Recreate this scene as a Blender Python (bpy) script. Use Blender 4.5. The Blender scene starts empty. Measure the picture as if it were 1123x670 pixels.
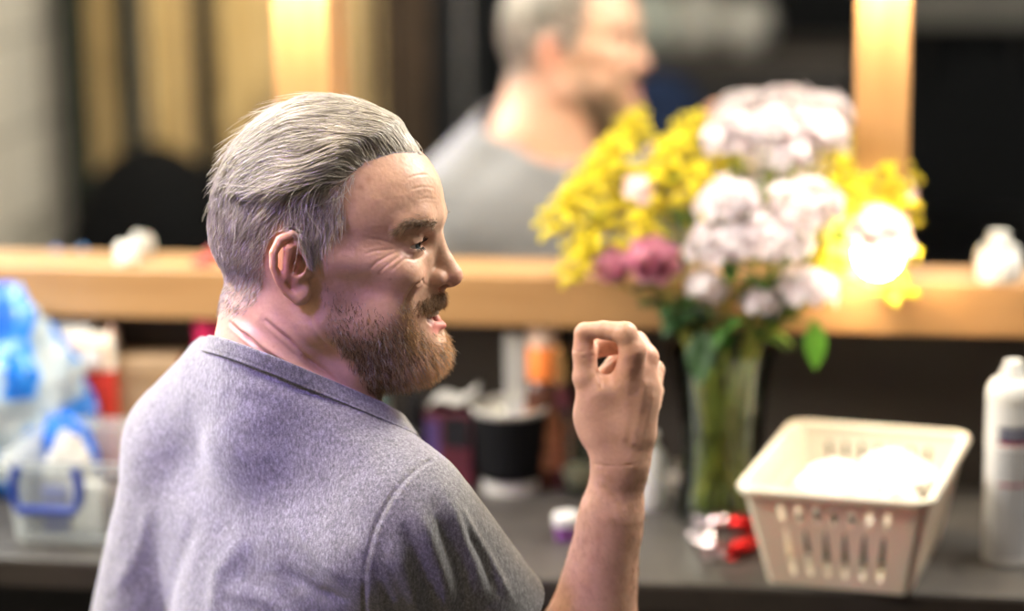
import bpy, math, random
import numpy as np
from mathutils import Vector, Matrix, Quaternion
random.seed(7)
rng = np.random.default_rng(11)
SC = bpy.context.scene
COL = SC.collection
PI = math.pi

# ---------------------------------------------------------------- camera frame
F = 2652.0                      # 85 mm lens on a 36 mm sensor, 1123 px wide
CAM = np.array([0.0, 0.0, 1.655])
YAW, PITCH, ROLL = math.radians(9.5), math.radians(12.6), math.radians(-0.9)
_fw = np.array([-math.sin(YAW)*math.cos(PITCH), math.cos(YAW)*math.cos(PITCH), -math.sin(PITCH)])
_rh = np.array([math.cos(YAW), math.sin(YAW), 0.0])
_uh = np.cross(_rh, _fw)
_rt = _rh*math.cos(ROLL) + _uh*math.sin(ROLL)
_up = -_rh*math.sin(ROLL) + _uh*math.cos(ROLL)
_fh = np.array([-math.sin(YAW), math.cos(YAW), 0.0])

def ray(px, py):
    return _fw + _rt*(px-561.5)/F + _up*(335-py)/F
def at_y(px, py, y):
    r = ray(px, py); return CAM + r*(y-CAM[1])/r[1]
def at_z(px, py, z):
    r = ray(px, py); return CAM + r*(z-CAM[2])/r[2]
def mirror_y(px, py, yv, ym):
    """real place of something whose mirror image is seen at px,py at virtual depth yv"""
    p = at_y(px, py, yv); p[1] = 2*ym - p[1]; return p

WALL_Y = 3.00      # face of the wall behind the counter
GLASS_Y = 2.975
FRAME_Y = 2.92    # front face of the wooden frame
TABLE_Z = 0.75
TF = at_z(740, 640, TABLE_Z)[1]     # front edge of the counter

# ---------------------------------------------------------------- objects
def link(o, parent=None):
    COL.objects.link(o)
    if parent is not None: o.parent = parent
    return o
def tag(o, label=None, cat=None, group=None, kind=None):
    if label: o['label'] = label
    if cat: o['category'] = cat
    if group: o['group'] = group
    if kind: o['kind'] = kind
    return o
def empty(name, loc, label, cat, group=None, rz=0.0):
    o = bpy.data.objects.new(name, None); link(o)
    o.location = tuple(float(c) for c in loc); o.rotation_euler = (0, 0, rz); o.empty_display_size = .05
    return tag(o, label, cat, group)

class MB:
    """collects verts / faces, then builds ONE mesh object"""
    def __init__(s): s.v = []; s.f = []; s.m = []; s.mi = 0
    def add(s, vs, fs, mi=None):
        n = len(s.v); s.v += [tuple(map(float, p)) for p in vs]
        s.f += [tuple(i+n for i in f) for f in fs]
        s.m += [s.mi if mi is None else mi]*len(fs); return s
    def box(s, a, b, mi=None):
        (x0,y0,z0),(x1,y1,z1) = a, b
        return s.add([(x0,y0,z0),(x1,y0,z0),(x1,y1,z0),(x0,y1,z0),(x0,y0,z1),(x1,y0,z1),(x1,y1,z1),(x0,y1,z1)],
              [(3,2,1,0),(4,5,6,7),(0,1,5,4),(1,2,6,5),(2,3,7,6),(3,0,4,7)], mi)
    def lathe(s, prof, n=40, c=(0,0,0), mi=None, close=False, sx=1, sy=1):
        vs = []; fs = []
        for r, z in prof:
            for k in range(n):
                a = 2*PI*k/n; vs.append((c[0]+r*sx*math.cos(a), c[1]+r*sy*math.sin(a), c[2]+z))
        m = len(prof)
        for i in range(m-1 + (1 if close else 0)):
            j = (i+1) % m
            for k in range(n):
                l = (k+1) % n; fs.append((i*n+k, i*n+l, j*n+l, j*n+k))
        return s.add(vs, fs, mi)
    def tube(s, pts, rs, n=8, mi=None, caps=True):
        pts = [Vector(p) for p in pts]
        if not hasattr(rs, '__len__'): rs = [rs]*len(pts)
        vs = []; fs = []; prev = None
        for i, p in enumerate(pts):
            t = (pts[min(i+1, len(pts)-1)] - pts[max(i-1, 0)])
            t = t.normalized() if t.length > 1e-9 else Vector((0,0,1))
            if prev is None:
                u = t.orthogonal().normalized()
            else:
                u = (prev - t*prev.dot(t)); u = u.normalized() if u.length > 1e-6 else t.orthogonal().normalized()
            prev = u; w = t.cross(u)
            for k in range(n):
                a = 2*PI*k/n; vs.append(p + (u*math.cos(a)+w*math.sin(a))*rs[i])
        for i in range(len(pts)-1):
            for k in range(n):
                l = (k+1) % n; fs.append((i*n+k, i*n+l, (i+1)*n+l, (i+1)*n+k))
        if caps:
            fs.append(tuple(range(n-1, -1, -1))); fs.append(tuple((len(pts)-1)*n+k for k in range(n)))
        return s.add(vs, fs, mi)
    def ball(s, c, r, n=12, mi=None, sc=(1,1,1), rot=None):
        vs = []; fs = []; m = n//2
        for i in range(m+1):
            t = PI*i/m
            for k in range(n):
                a = 2*PI*k/n
                p = Vector((math.sin(t)*math.cos(a)*r*sc[0], math.sin(t)*math.sin(a)*r*sc[1], math.cos(t)*r*sc[2]))
                if rot is not None: p = rot @ p
                vs.append((c[0]+p.x, c[1]+p.y, c[2]+p.z))
        for i in range(m):
            for k in range(n):
                l = (k+1) % n; fs.append((i*n+k, (i+1)*n+k, (i+1)*n+l, i*n+l))
        return s.add(vs, fs, mi)
    def build(s, name, mats, parent=None, smooth=True, bevel=0, sub=0, solid=0, angle=40):
        me = bpy.data.meshes.new(name); me.from_pydata(s.v, [], s.f)
        if not isinstance(mats, (list, tuple)): mats = [mats]
        for m in mats: me.materials.append(m)
        if len(mats) > 1: me.polygons.foreach_set('material_index', s.m)
        me.validate(); me.update()
        o = bpy.data.objects.new(name, me); link(o, parent)
        finish(o, smooth, bevel, sub, solid, angle)
        return o
def finish(o, smooth=True, bevel=0, sub=0, solid=0, angle=40):
    if smooth:
        o.data.shade_smooth()
        if not sub: o.data.set_sharp_from_angle(angle=math.radians(angle))
    if solid:
        m = o.modifiers.new('solid', 'SOLIDIFY'); m.thickness = solid; m.offset = 0
    if bevel:
        m = o.modifiers.new('bevel', 'BEVEL'); m.width = bevel; m.segments = 3; m.limit_method = 'ANGLE'; m.angle_limit = math.radians(35)
        m.harden_normals = False
    if sub:
        m = o.modifiers.new('sub', 'SUBSURF'); m.levels = sub; m.render_levels = sub

def np_mesh(name, V, Q, mats, parent=None, smooth=True, col=None, mi=None, tri=False):
    """fast mesh from numpy: V (n,3), Q (m,4) or (m,3)"""
    k = Q.shape[1]
    me = bpy.data.meshes.new(name)
    me.vertices.add(len(V)); me.vertices.foreach_set('co', np.ascontiguousarray(V, dtype=np.float32).ravel())
    me.loops.add(Q.size); me.loops.foreach_set('vertex_index', np.ascontiguousarray(Q, dtype=np.int32).ravel())
    me.polygons.add(len(Q))
    me.polygons.foreach_set('loop_start', np.arange(0, Q.size, k, dtype=np.int32))
    if not isinstance(mats, (list, tuple)): mats = [mats]
    for m in mats: me.materials.append(m)
    if mi is not None: me.polygons.foreach_set('material_index', np.ascontiguousarray(mi, dtype=np.int32))
    me.update(calc_edges=True)
    if col is not None:
        for nm, c in col.items():
            a = me.attributes.new(nm, 'FLOAT_COLOR', 'POINT')
            c4 = np.ones((len(V), 4), np.float32); c4[:, :3] = c
            a.data.foreach_set('color', c4.ravel())
    if smooth: me.shade_smooth()
    o = bpy.data.objects.new(name, me); link(o, parent)
    return o

# ---------------------------------------------------------------- materials
class NT:
    def __init__(s, name):
        s.m = bpy.data.materials.new(name); s.m.use_nodes = True
        s.t = s.m.node_tree; s.n = s.t.nodes; s.p = s.n['Principled BSDF']; s.out = s.n['Material Output']
    def node(s, typ, **kw):
        n = s.n.new(typ)
        for k, v in kw.items():
            if k.startswith('_'): setattr(n, k[1:], v)
            else: n.inputs[k.replace('__', ' ')].default_value = v
        return n
    def l(s, a, b): s.t.links.new(a, b)
    def set(s, **kw):
        for k, v in kw.items():
            s.p.inputs[k.replace('__', ' ')].default_value = v
        return s
    def coord(s, scale=(1,1,1), kind='Object', rot=(0,0,0)):
        tc = s.node('ShaderNodeTexCoord'); mp = s.node('ShaderNodeMapping')
        mp.inputs['Scale'].default_value = scale; mp.inputs['Rotation'].default_value = rot
        s.l(tc.outputs[kind], mp.inputs['Vector']); return mp.outputs[0]
    def noise(s, scale, detail=4, vec=None, rough=.5, dist=0):
        n = s.node('ShaderNodeTexNoise'); n.inputs['Scale'].default_value = scale; n.inputs['Detail'].default_value = detail
        n.inputs['Roughness'].default_value = rough; n.inputs['Distortion'].default_value = dist
        s.l(vec if vec is not None else s.coord(), n.inputs['Vector']); return n.outputs['Fac']
    def ramp(s, fac, stops):
        r = s.node('ShaderNodeValToRGB'); e = r.color_ramp.elements
        while len(e) < len(stops): e.new(.5)
        for i, (p, c) in enumerate(stops): e[i].position = p; e[i].color = (*c, 1) if len(c) == 3 else c
        s.l(fac, r.inputs['Fac']); return r.outputs['Color']
    def bump(s, h, strength=.3, dist=.002):
        b = s.node('ShaderNodeBump'); b.inputs['Strength'].default_value = strength; b.inputs['Distance'].default_value = dist
        s.l(h, b.inputs['Height']); s.l(b.outputs[0], s.p.inputs['Normal']); return s
    def mix(s, fac, a, b, typ='MIX'):
        m = s.node('ShaderNodeMix'); m.data_type = 'RGBA'; m.blend_type = typ
        for i, x in ((0, fac), (6, a), (7, b)):
            if isinstance(x, (int, float)): m.inputs[i].default_value = x
            elif isinstance(x, tuple): m.inputs[i].default_value = (*x, 1)
            else: s.l(x, m.inputs[i])
        return m.outputs[2]
    def color(s, c): s.l(c, s.p.inputs['Base Color']); return s
    def attr(s, name):
        a = s.node('ShaderNodeAttribute'); a.attribute_name = name; return a.outputs['Color']

def plain(name, c, rough=.5, spec=.5, var=.12, scale=30, metal=0, bump=0, coat=0, trans=0, ior=1.45, sss=0):
    """a base colour with slight procedural variation"""
    t = NT(name)
    n = t.noise(scale, 3)
    lo = tuple(x*(1-var) for x in c); hi = tuple(min(1, x*(1+var)) for x in c)
    t.color(t.ramp(n, [(.3, lo), (.7, hi)]))
    t.set(Roughness=rough, Metallic=metal, IOR=ior)
    t.p.inputs['Specular IOR Level'].default_value = spec
    t.p.inputs['Coat Weight'].default_value = coat
    t.p.inputs['Transmission Weight'].default_value = trans
    if sss:
        t.p.inputs['Subsurface Weight'].default_value = sss; t.p.inputs['Subsurface Scale'].default_value = .01
    if bump: t.bump(t.noise(scale*6, 4), bump, .001)
    return t.m
def wood(name, a, b, rough=.5, grain=(1, 12, 12)):
    t = NT(name); v = t.coord(grain)
    n = t.noise(4, 6, v, .6, .6); c = t.ramp(n, [(.3, a), (.7, b)])
    t.color(c).set(Roughness=rough); t.bump(n, .15, .001); return t.m
def emit(name, c, s):
    t = NT(name); t.set(Roughness=.4)
    t.p.inputs['Emission Color'].default_value = (*c, 1); t.p.inputs['Emission Strength'].default_value = s
    t.p.inputs['Base Color'].default_value = (*c, 1)
    return t.m
def area(name, loc, target, size, power, color, sy=None, spread=180):
    d = bpy.data.lights.new(name, 'AREA'); d.energy = power; d.color = color; d.size = size
    if sy: d.shape = 'RECTANGLE'; d.size_y = sy
    d.spread = math.radians(spread)
    o = bpy.data.objects.new(name, d); link(o); o.location = loc
    o.rotation_euler = (Vector(target)-Vector(loc)).to_track_quat('-Z', 'Y').to_euler()
    return o

# camera
cd = bpy.data.cameras.new('camera'); cd.lens = 85; cd.sensor_width = 36; cd.sensor_fit = 'HORIZONTAL'
cam = bpy.data.objects.new('camera', cd); link(cam); SC.camera = cam
cam.matrix_world = Matrix((( _rt[0], _up[0], -_fw[0], CAM[0]), (_rt[1], _up[1], -_fw[1], CAM[1]), (_rt[2], _up[2], -_fw[2], CAM[2]), (0,0,0,1)))
cd.dof.use_dof = True; cd.dof.focus_distance = 2.20; cd.dof.aperture_fstop = 1.6; cd.clip_start = .02
SC.view_settings.view_transform = 'Standard'; SC.view_settings.look = 'None'
SC.view_settings.gamma = 1; SC.view_settings.exposure = 0; SC.view_settings.use_curve_mapping = False
# ================================================================ the room
W = bpy.data.worlds.new('world'); SC.world = W; W.use_nodes = True
W.node_tree.nodes['Background'].inputs[0].default_value = (.055, .05, .06, 1)
W.node_tree.nodes['Background'].inputs[1].default_value = .5

def make_brick():
    t = NT('white_painted_brick'); v = t.coord((1,1,1), 'Generated')
    tc = t.node('ShaderNodeTexCoord'); sp = t.node('ShaderNodeSeparateXYZ'); t.l(tc.outputs['Object'], sp.inputs[0])
    cb = t.node('ShaderNodeCombineXYZ'); t.l(sp.outputs['Y'], cb.inputs['X']); t.l(sp.outputs['Z'], cb.inputs['Y'])
    b = t.node('ShaderNodeTexBrick'); b.inputs['Scale'].default_value = 1; b.inputs['Brick Width'].default_value = .44
    b.inputs['Row Height'].default_value = .215; b.inputs['Mortar Size'].default_value = .008
    b.inputs['Color1'].default_value = (.62,.58,.52,1); b.inputs['Color2'].default_value = (.56,.53,.48,1); b.inputs['Mortar'].default_value = (.36,.34,.31,1)
    t.l(cb.outputs[0], b.inputs['Vector']); t.color(b.outputs['Color']).set(Roughness=.7)
    t.bump(b.outputs['Fac'], -.4, .004); return t.m
M_brick = make_brick()
M_darkwall = plain('dark_taupe_wall_paint', (.045,.038,.034), .6, .3, .08, 6)
M_backwall = plain('charcoal_wall_paint', (.02,.022,.026), .8, .2, .1, 4)
M_floor = plain('dark_vinyl_floor', (.045,.045,.05), .5, .4, .2, 8)
M_ceil = plain('off_white_ceiling', (.55,.53,.5), .9, .2, .05, 5)
X0, X1, YB, H = -2.0, 2.3, -3.0, 2.7
def slab(name, a, b, m):
    o = MB().box(a, b).build(name, m, smooth=False); o['kind'] = 'structure'; return o
slab('floor', (X0-.1, YB-.1, -.1), (X1+.1, WALL_Y+.1, 0), M_floor)
slab('ceiling', (X0-.1, YB-.1, H), (X1+.1, WALL_Y+.1, H+.1), M_ceil)
slab('wall_front', (X0-.1, WALL_Y, 0), (X1+.1, WALL_Y+.1, H), M_darkwall)
slab('wall_left', (X0-.1, YB, 0), (X0, WALL_Y, H), M_brick)
slab('wall_right', (X1, YB, 0), (X1+.1, WALL_Y, H), M_backwall)
slab('wall_back', (X0-.1, YB-.1, 0), (X1+.1, YB, H), M_backwall)

# ---- mirror in a wooden frame with bulbs
M_pine = wood('varnished_pine', (.32,.170,.068), (.42,.24,.105), .38)
M_pinev = wood('varnished_pine_upright', (.32,.170,.068), (.42,.24,.105), .38, (12, 12, 1))
t = NT('mirror_silver'); t.set(Metallic=1, Roughness=.015); t.p.inputs['Base Color'].default_value = (.86,.88,.87,1)
t.color(t.ramp(t.noise(1.2, 2), [(.3, (.82,.85,.84)), (.7, (.87,.89,.88))])); M_mirror = t.m
zt = at_y(500, 301, FRAME_Y)[2]; zb = at_y(500, 357, FRAME_Y)[2]; ztop = 1.98
xL0, xL1 = at_y(299, 50, FRAME_Y)[0], at_y(361, 50, FRAME_Y)[0]
xR0, xR1 = at_y(937, 100, FRAME_Y)[0], at_y(998, 100, FRAME_Y)[0]
mir = empty('dressing_mirror', ((X0+X1)/2, WALL_Y, zb), 'long dressing room mirror in a varnished pine frame with bulbs on its uprights', 'mirror')
def local(o, root):      # keep world coordinates while parented to a moved empty
    o.matrix_parent_inverse = Matrix.Translation(-Vector(root.location)) if root.rotation_euler.z == 0 else root.matrix_basis.inverted()
    return o
def child(mb, name, mats, root, **k): return local(mb.build(name, mats, root, **k), root)
XA, XB = X0+.01, 1.55
child(MB().box((XA, FRAME_Y, zb), (XB, WALL_Y-.001, zt)), 'bottom_rail', M_pine, mir, bevel=.003)
child(MB().box((XA, FRAME_Y, ztop), (XB, WALL_Y-.001, ztop+.06)), 'top_rail', M_pine, mir, bevel=.003)
posts = [(XA, XA+.06), (xL0, xL1), (xR0, xR1), (XB-.06, XB)]
for a, b in posts:
    child(MB().box((a, FRAME_Y, zt), (b, WALL_Y-.001, ztop)), 'upright', M_pinev, mir, bevel=.003)
for i in range(3):
    a = posts[i][1]; b = posts[i+1][0]
    child(MB().box((a, GLASS_Y, zt), (b, WALL_Y-.002, ztop)), 'mirror_glass', M_mirror, mir, smooth=False)
M_bulb = emit('frosted_bulb_glow', (1.0,.80,.54), 150)
M_socket = plain('white_lamp_socket', (.75,.73,.68), .4)
bulb_z = [at_y(955, 267, FRAME_Y)[2], at_y(965, 0, FRAME_Y)[2]+.05, 1.80]
for (a, b), zs in ((posts[1], [at_y(330, 0, FRAME_Y)[2]+.05, 1.80]), (posts[2], bulb_z)):
    for z in zs:
        x = (a+b)/2
        sk = MB(); rot = Matrix.Rotation(PI/2, 3, 'X')
        mb = MB(); mb.lathe([(.0,0),(.022,0),(.022,.008),(.016,.012),(.016,.028),(.0,.028)], 24)
        mb.v = [(x+p[0], FRAME_Y-p[2], z+p[1]) for p in mb.v]
        s = child(mb, 'bulb_socket', M_socket, mir)
        mb = MB(); mb.lathe([(0,.0),(.012,.0),(.013,.010),(.021,.022),(.0275,.038),(.026,.052),(.018,.063),(.008,.0675),(0,.068)], 28)
        mb.v = [(x+p[0], FRAME_Y-.026-p[2], z+p[1]) for p in mb.v]
        bo = mb.build('light_bulb', M_bulb, s)

# ---- counter
t = NT('slate_grey_laminate'); n1 = t.noise(9, 6, None, .65, 1.0); n2 = t.noise(160, 3)
c = t.mix(t.ramp(n2, [(.35,(0,0,0)),(.65,(1,1,1))]), t.ramp(n1, [(.3,(.032,.029,.027)),(.7,(.058,.053,.047))]), t.ramp(n1, [(.3,(.040,.036,.033)),(.7,(.066,.060,.054))]))
t.color(c).set(Roughness=.42); t.bump(n2, .05, .0005); M_lam = t.m
M_edge = plain('black_brown_edge_band', (.03,.024,.02), .5, .4, .15, 20)
M_cab = plain('black_counter_support', (.012,.012,.014), .6)
ct = empty('counter', (0, WALL_Y-.2, 0), 'dark slate grey make-up counter running along the wall under the mirror', 'counter')
child(MB().box((X0+.005, TF, TABLE_Z-.032), (X1-.005, WALL_Y-.001, TABLE_Z)), 'worktop', M_lam, ct, bevel=.002)
child(MB().box((X0+.005, TF-.003, TABLE_Z-.034), (X1-.005, TF, TABLE_Z-.004)), 'edge_band', M_edge, ct)
for x in (X0+.05, -.1, 1.25, X1-.08):
    child(MB().box((x, TF+.08, 0), (x+.03, WALL_Y-.01, TABLE_Z-.033)), 'support_panel', M_cab, ct, smooth=False)
child(MB().box((X0+.08, WALL_Y-.07, .45), (X1-.08, WALL_Y-.045, TABLE_Z-.033)), 'rear_rail', M_cab, ct, smooth=False)

# ---- lights of the room, plus added fills
area('window_light', (-1.60, 2.35, 1.95), (-.45, 2.3, 1.15), .6, 52, (1.0,.985,.92), .9)
area('mirror_side_fill', (.42, 2.80, 2.05), (-.42, 2.2, 1.15), .7, 42, (1.0,.95,.86), .15)  # added front fill for the face and reflected shirt, not a fixture
area('ceiling_panel_light', (.85, 2.45, 2.55), (.4, 2.6, .8), .6, 10, (1.0,.94,.82), .4)
area('purple_stage_light', (-1.15, 1.30, 2.1), (-.72, 2.06, 1.08), .22, 1.25, (.38,.29,1.0), spread=32)
area('room_fill_light', (.4, -.6, 2.5), (-.1, 2.3, .95), 1.2, 12, (1.0,.84,.68), .8)
area('rear_fill_light', (-1.2, 1.6, 2.62), (-1.5, .6, .8), .6, 72, (1.0,.88,.68), .5)  # added fill from overhead, brightens the mirrored brick wall and cloths
# ================================================================ implicit surfaces (for the person)
UNIT = 1/1170.0
_o = ray(338, 295); PO = CAM + _o*(2.267/np.dot(_o, _fw))     # ear-canal level point on the head's mid plane
def to_world(v):
    v = np.asarray(v, dtype=np.float64)
    return PO + (v[..., 0:1]*_rh + v[..., 1:2]*np.array([0,0,1.0]) - v[..., 2:3]*_fh)*UNIT
def P(px, py, s=0.0):
    """point (x right, z up, s towards the viewer) of the person's frame, units of 1/1170 m"""
    r = ray(px, py); k = (np.dot(PO-CAM, _fh) - s*UNIT)/np.dot(r, _fh)
    w = CAM + r*k - PO
    return np.array([np.dot(w, _rh), w[2], s*1.0])/np.array([UNIT, UNIT, 1.0])
f32 = np.float32
def d_ell(p, c, r, R=None):
    q = p - np.asarray(c, f32)
    if R is not None: q = q @ np.asarray(R, f32)
    r = np.asarray(r, f32)
    a = q/r; k0 = np.sqrt(np.einsum('ij,ij->i', a, a)); a = a/r; k1 = np.sqrt(np.einsum('ij,ij->i', a, a))
    return np.where(k1 > 1e-9, k0*(k0-1)/np.maximum(k1, 1e-9), -r.min())
def d_cone(p, a, b, ra, rb, flat=None):
    """tapered capsule; flat=(axis vector, factor) squashes it along an axis"""
    a = np.asarray(a, f32); b = np.asarray(b, f32)
    q = p - a; ab = b - a
    t = np.clip(q @ ab/max(float(ab @ ab), 1e-6), 0, 1)
    d = q - t[:, None]*ab
    if flat is not None:
        n = np.asarray(flat[0], f32); n = n/np.linalg.norm(n); k = d @ n
        d = d + (k*(1/flat[1]-1))[:, None]*n
        L = np.sqrt(np.einsum('ij,ij->i', d, d)); return (L - (ra + (rb-ra)*t))*min(1, flat[1]+.25)
    return np.sqrt(np.einsum('ij,ij->i', d, d)) - (ra + (rb-ra)*t)
def d_box(p, c, h, r, R=None):
    q = p - np.asarray(c, f32)
    if R is not None: q = q @ np.asarray(R, f32)
    q = np.abs(q) - (np.asarray(h, f32)-r)
    return np.sqrt((np.maximum(q, 0)**2).sum(1)) + np.minimum(q.max(1), 0) - r
def smin(a, b, k):
    if k <= 0: return np.minimum(a, b)
    h = np.maximum(k-np.abs(a-b), 0)/k; return np.minimum(a, b) - h*h*k*.25
def smax(a, b, k): return -smin(-a, -b, k)
def d_chain(p, pts, rs, k=0, **kw):
    d = None
    for i in range(len(pts)-1):
        e = d_cone(p, pts[i], pts[i+1], rs[i], rs[i+1], **kw); d = e if d is None else smin(d, e, k)
    return d
def rotm(axis, deg):
    return np.array(Matrix.Rotation(math.radians(deg), 3, Vector(axis)))

def extract(f, lo, hi, h, B=12, slack=1.6):
    """sparse evaluation near the surface, then surface nets -> verts, quads"""
    lo = np.asarray(lo, float); hi = np.asarray(hi, float)
    nb = np.ceil((hi-lo)/h/B).astype(int); n = nb*B + 1
    g = np.full(tuple(n), 99.0, f32)
    I = np.stack(np.meshgrid(*[np.arange(k) for k in nb], indexing='ij'), -1).reshape(-1, 3)
    c = lo + (I+.5)*B*h
    d = f(c.astype(f32)); rad = B*h*.5*math.sqrt(3)*slack
    # sign of far blocks
    inside = I[d < -rad]
    for i, j, k in inside: g[i*B:(i+1)*B+1, j*B:(j+1)*B+1, k*B:(k+1)*B+1] = -99
    act = I[np.abs(d) <= rad]
    r = np.arange(B+1); L = np.stack(np.meshgrid(r, r, r, indexing='ij'), -1).reshape(-1, 3)
    CH = 400
    for s in range(0, len(act), CH):
        a = act[s:s+CH]
        idx = (a[:, None, :]*B + L[None]).reshape(-1, 3)
        v = np.concatenate([f((lo + q*h).astype(f32)) for q in np.array_split(idx, max(1, len(idx)//150000))])
        g[idx[:, 0], idx[:, 1], idx[:, 2]] = v
    ins = g < 0
    # cells crossing
    cnt = np.zeros(tuple(n-1), np.int8)
    for dx in (0,1):
        for dy in (0,1):
            for dz in (0,1):
                cnt += ins[dx:n[0]-1+dx, dy:n[1]-1+dy, dz:n[2]-1+dz]
    cell = (cnt > 0) & (cnt < 8)
    cid = np.full(cell.shape, -1, np.int32); ci = np.argwhere(cell); cid[cell] = np.arange(len(ci))
    acc = np.zeros((len(ci), 3)); w = np.zeros(len(ci))
    cor = [(x, y, z) for x in (0,1) for y in (0,1) for z in (0,1)]
    for a in cor:
        for ax in range(3):
            if a[ax]: continue
            b = list(a); b[ax] = 1
            va = g[ci[:,0]+a[0], ci[:,1]+a[1], ci[:,2]+a[2]]; vb = g[ci[:,0]+b[0], ci[:,1]+b[1], ci[:,2]+b[2]]
            m = (va < 0) != (vb < 0)
            t = np.where(m, np.clip(va/np.where(va == vb, 1, va-vb), 0, 1), 0)
            pnt = np.tile(np.array(a, float), (len(ci), 1)); pnt[:, ax] += t
            acc += pnt*m[:, None]; w += m
    V = lo + (ci + acc/np.maximum(w, 1)[:, None])*h
    Q = []
    for ax in range(3):
        o1, o2 = (ax+1) % 3, (ax+2) % 3
        s0 = [slice(1, -1)]*3; s0[ax] = slice(0, -1); s1 = list(s0); s1[ax] = slice(1, None)
        s0[o1] = s0[o2] = s1[o1] = s1[o2] = slice(1, -1)
        A = ins[tuple(s0)]; Bm = ins[tuple(s1)]
        e = np.argwhere(A != Bm); 
        off = np.ones(3, int); off[ax] = 0; e = e + off
        sgn = ins[e[:,0], e[:,1], e[:,2]]
        def cc(u, v):
            k = e.copy(); k[:, o1] -= u; k[:, o2] -= v; return cid[k[:,0], k[:,1], k[:,2]]
        q = np.stack([cc(1,1), cc(0,1), cc(0,0), cc(1,0)], 1)
        q[~sgn] = q[~sgn][:, ::-1]; Q.append(q)
    Q = np.concatenate(Q); Q = Q[(Q >= 0).all(1)]
    return V, Q
def grad(f, p, e=.6):
    g = np.stack([f(p+np.array(d, f32)*e) - f(p-np.array(d, f32)*e) for d in ((1,0,0),(0,1,0),(0,0,1))], 1)
    return g/np.maximum(np.linalg.norm(g, axis=1, keepdims=True), 1e-9)
def seg_dist(p, pts):
    """distance to a polyline and the running parameter 0..1"""
    best = np.full(len(p), 1e9); par = np.zeros(len(p)); n = len(pts)-1
    for i in range(n):
        a = np.asarray(pts[i]); ab = np.asarray(pts[i+1])-a
        t = np.clip((p-a) @ ab/max(ab @ ab, 1e-9), 0, 1); d = np.linalg.norm(p-a-t[:, None]*ab, axis=1)
        m = d < best; best[m] = d[m]; par[m] = (i+t[m])/n
    return best, par
_perm = rng.integers(0, 2**31, 4096)
def vnoise(p, seed=0):
    """smooth value noise -1..1"""
    i = np.floor(p).astype(np.int64); fr = p-i; fr = fr*fr*(3-2*fr); out = 0
    for dx in (0,1):
        for dy in (0,1):
            for dz in (0,1):
                h = ((i[:,0]+dx)*73856093) ^ ((i[:,1]+dy)*19349663) ^ ((i[:,2]+dz)*83492791) ^ (seed*2654435761)
                v = (_perm[h & 4095] & 0xffff)/32767.5 - 1
                out = out + v*np.where(dx, fr[:,0], 1-fr[:,0])*np.where(dy, fr[:,1], 1-fr[:,1])*np.where(dz, fr[:,2], 1-fr[:,2])
    return out
def smooth01(x, a, b):
    t = np.clip((x-a)/(b-a), 0, 1); return t*t*(3-2*t)
# ================================================================ the person: skin surface
HY = math.radians(9)
_cy, _sy = math.cos(HY), math.sin(HY)
def head_in(p):      # person frame -> head frame
    x, z, s = p[:, 0], p[:, 1], p[:, 2]
    return np.stack([x*_cy + s*_sy, z, -x*_sy + s*_cy], 1)
def head_out(q):
    q = np.atleast_2d(np.asarray(q, float)); x, z, s = q[:, 0], q[:, 1], q[:, 2]
    return np.stack([x*_cy - s*_sy, z, x*_sy + s*_cy], 1)
def hp(px, py, s=0.0):
    ws = s
    for _ in range(8):
        w = P(px, py, ws); q = head_in(w[None])[0]; ws += (s-q[2])
    return q
def L(*pts): return [hp(*p) for p in pts]

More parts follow.
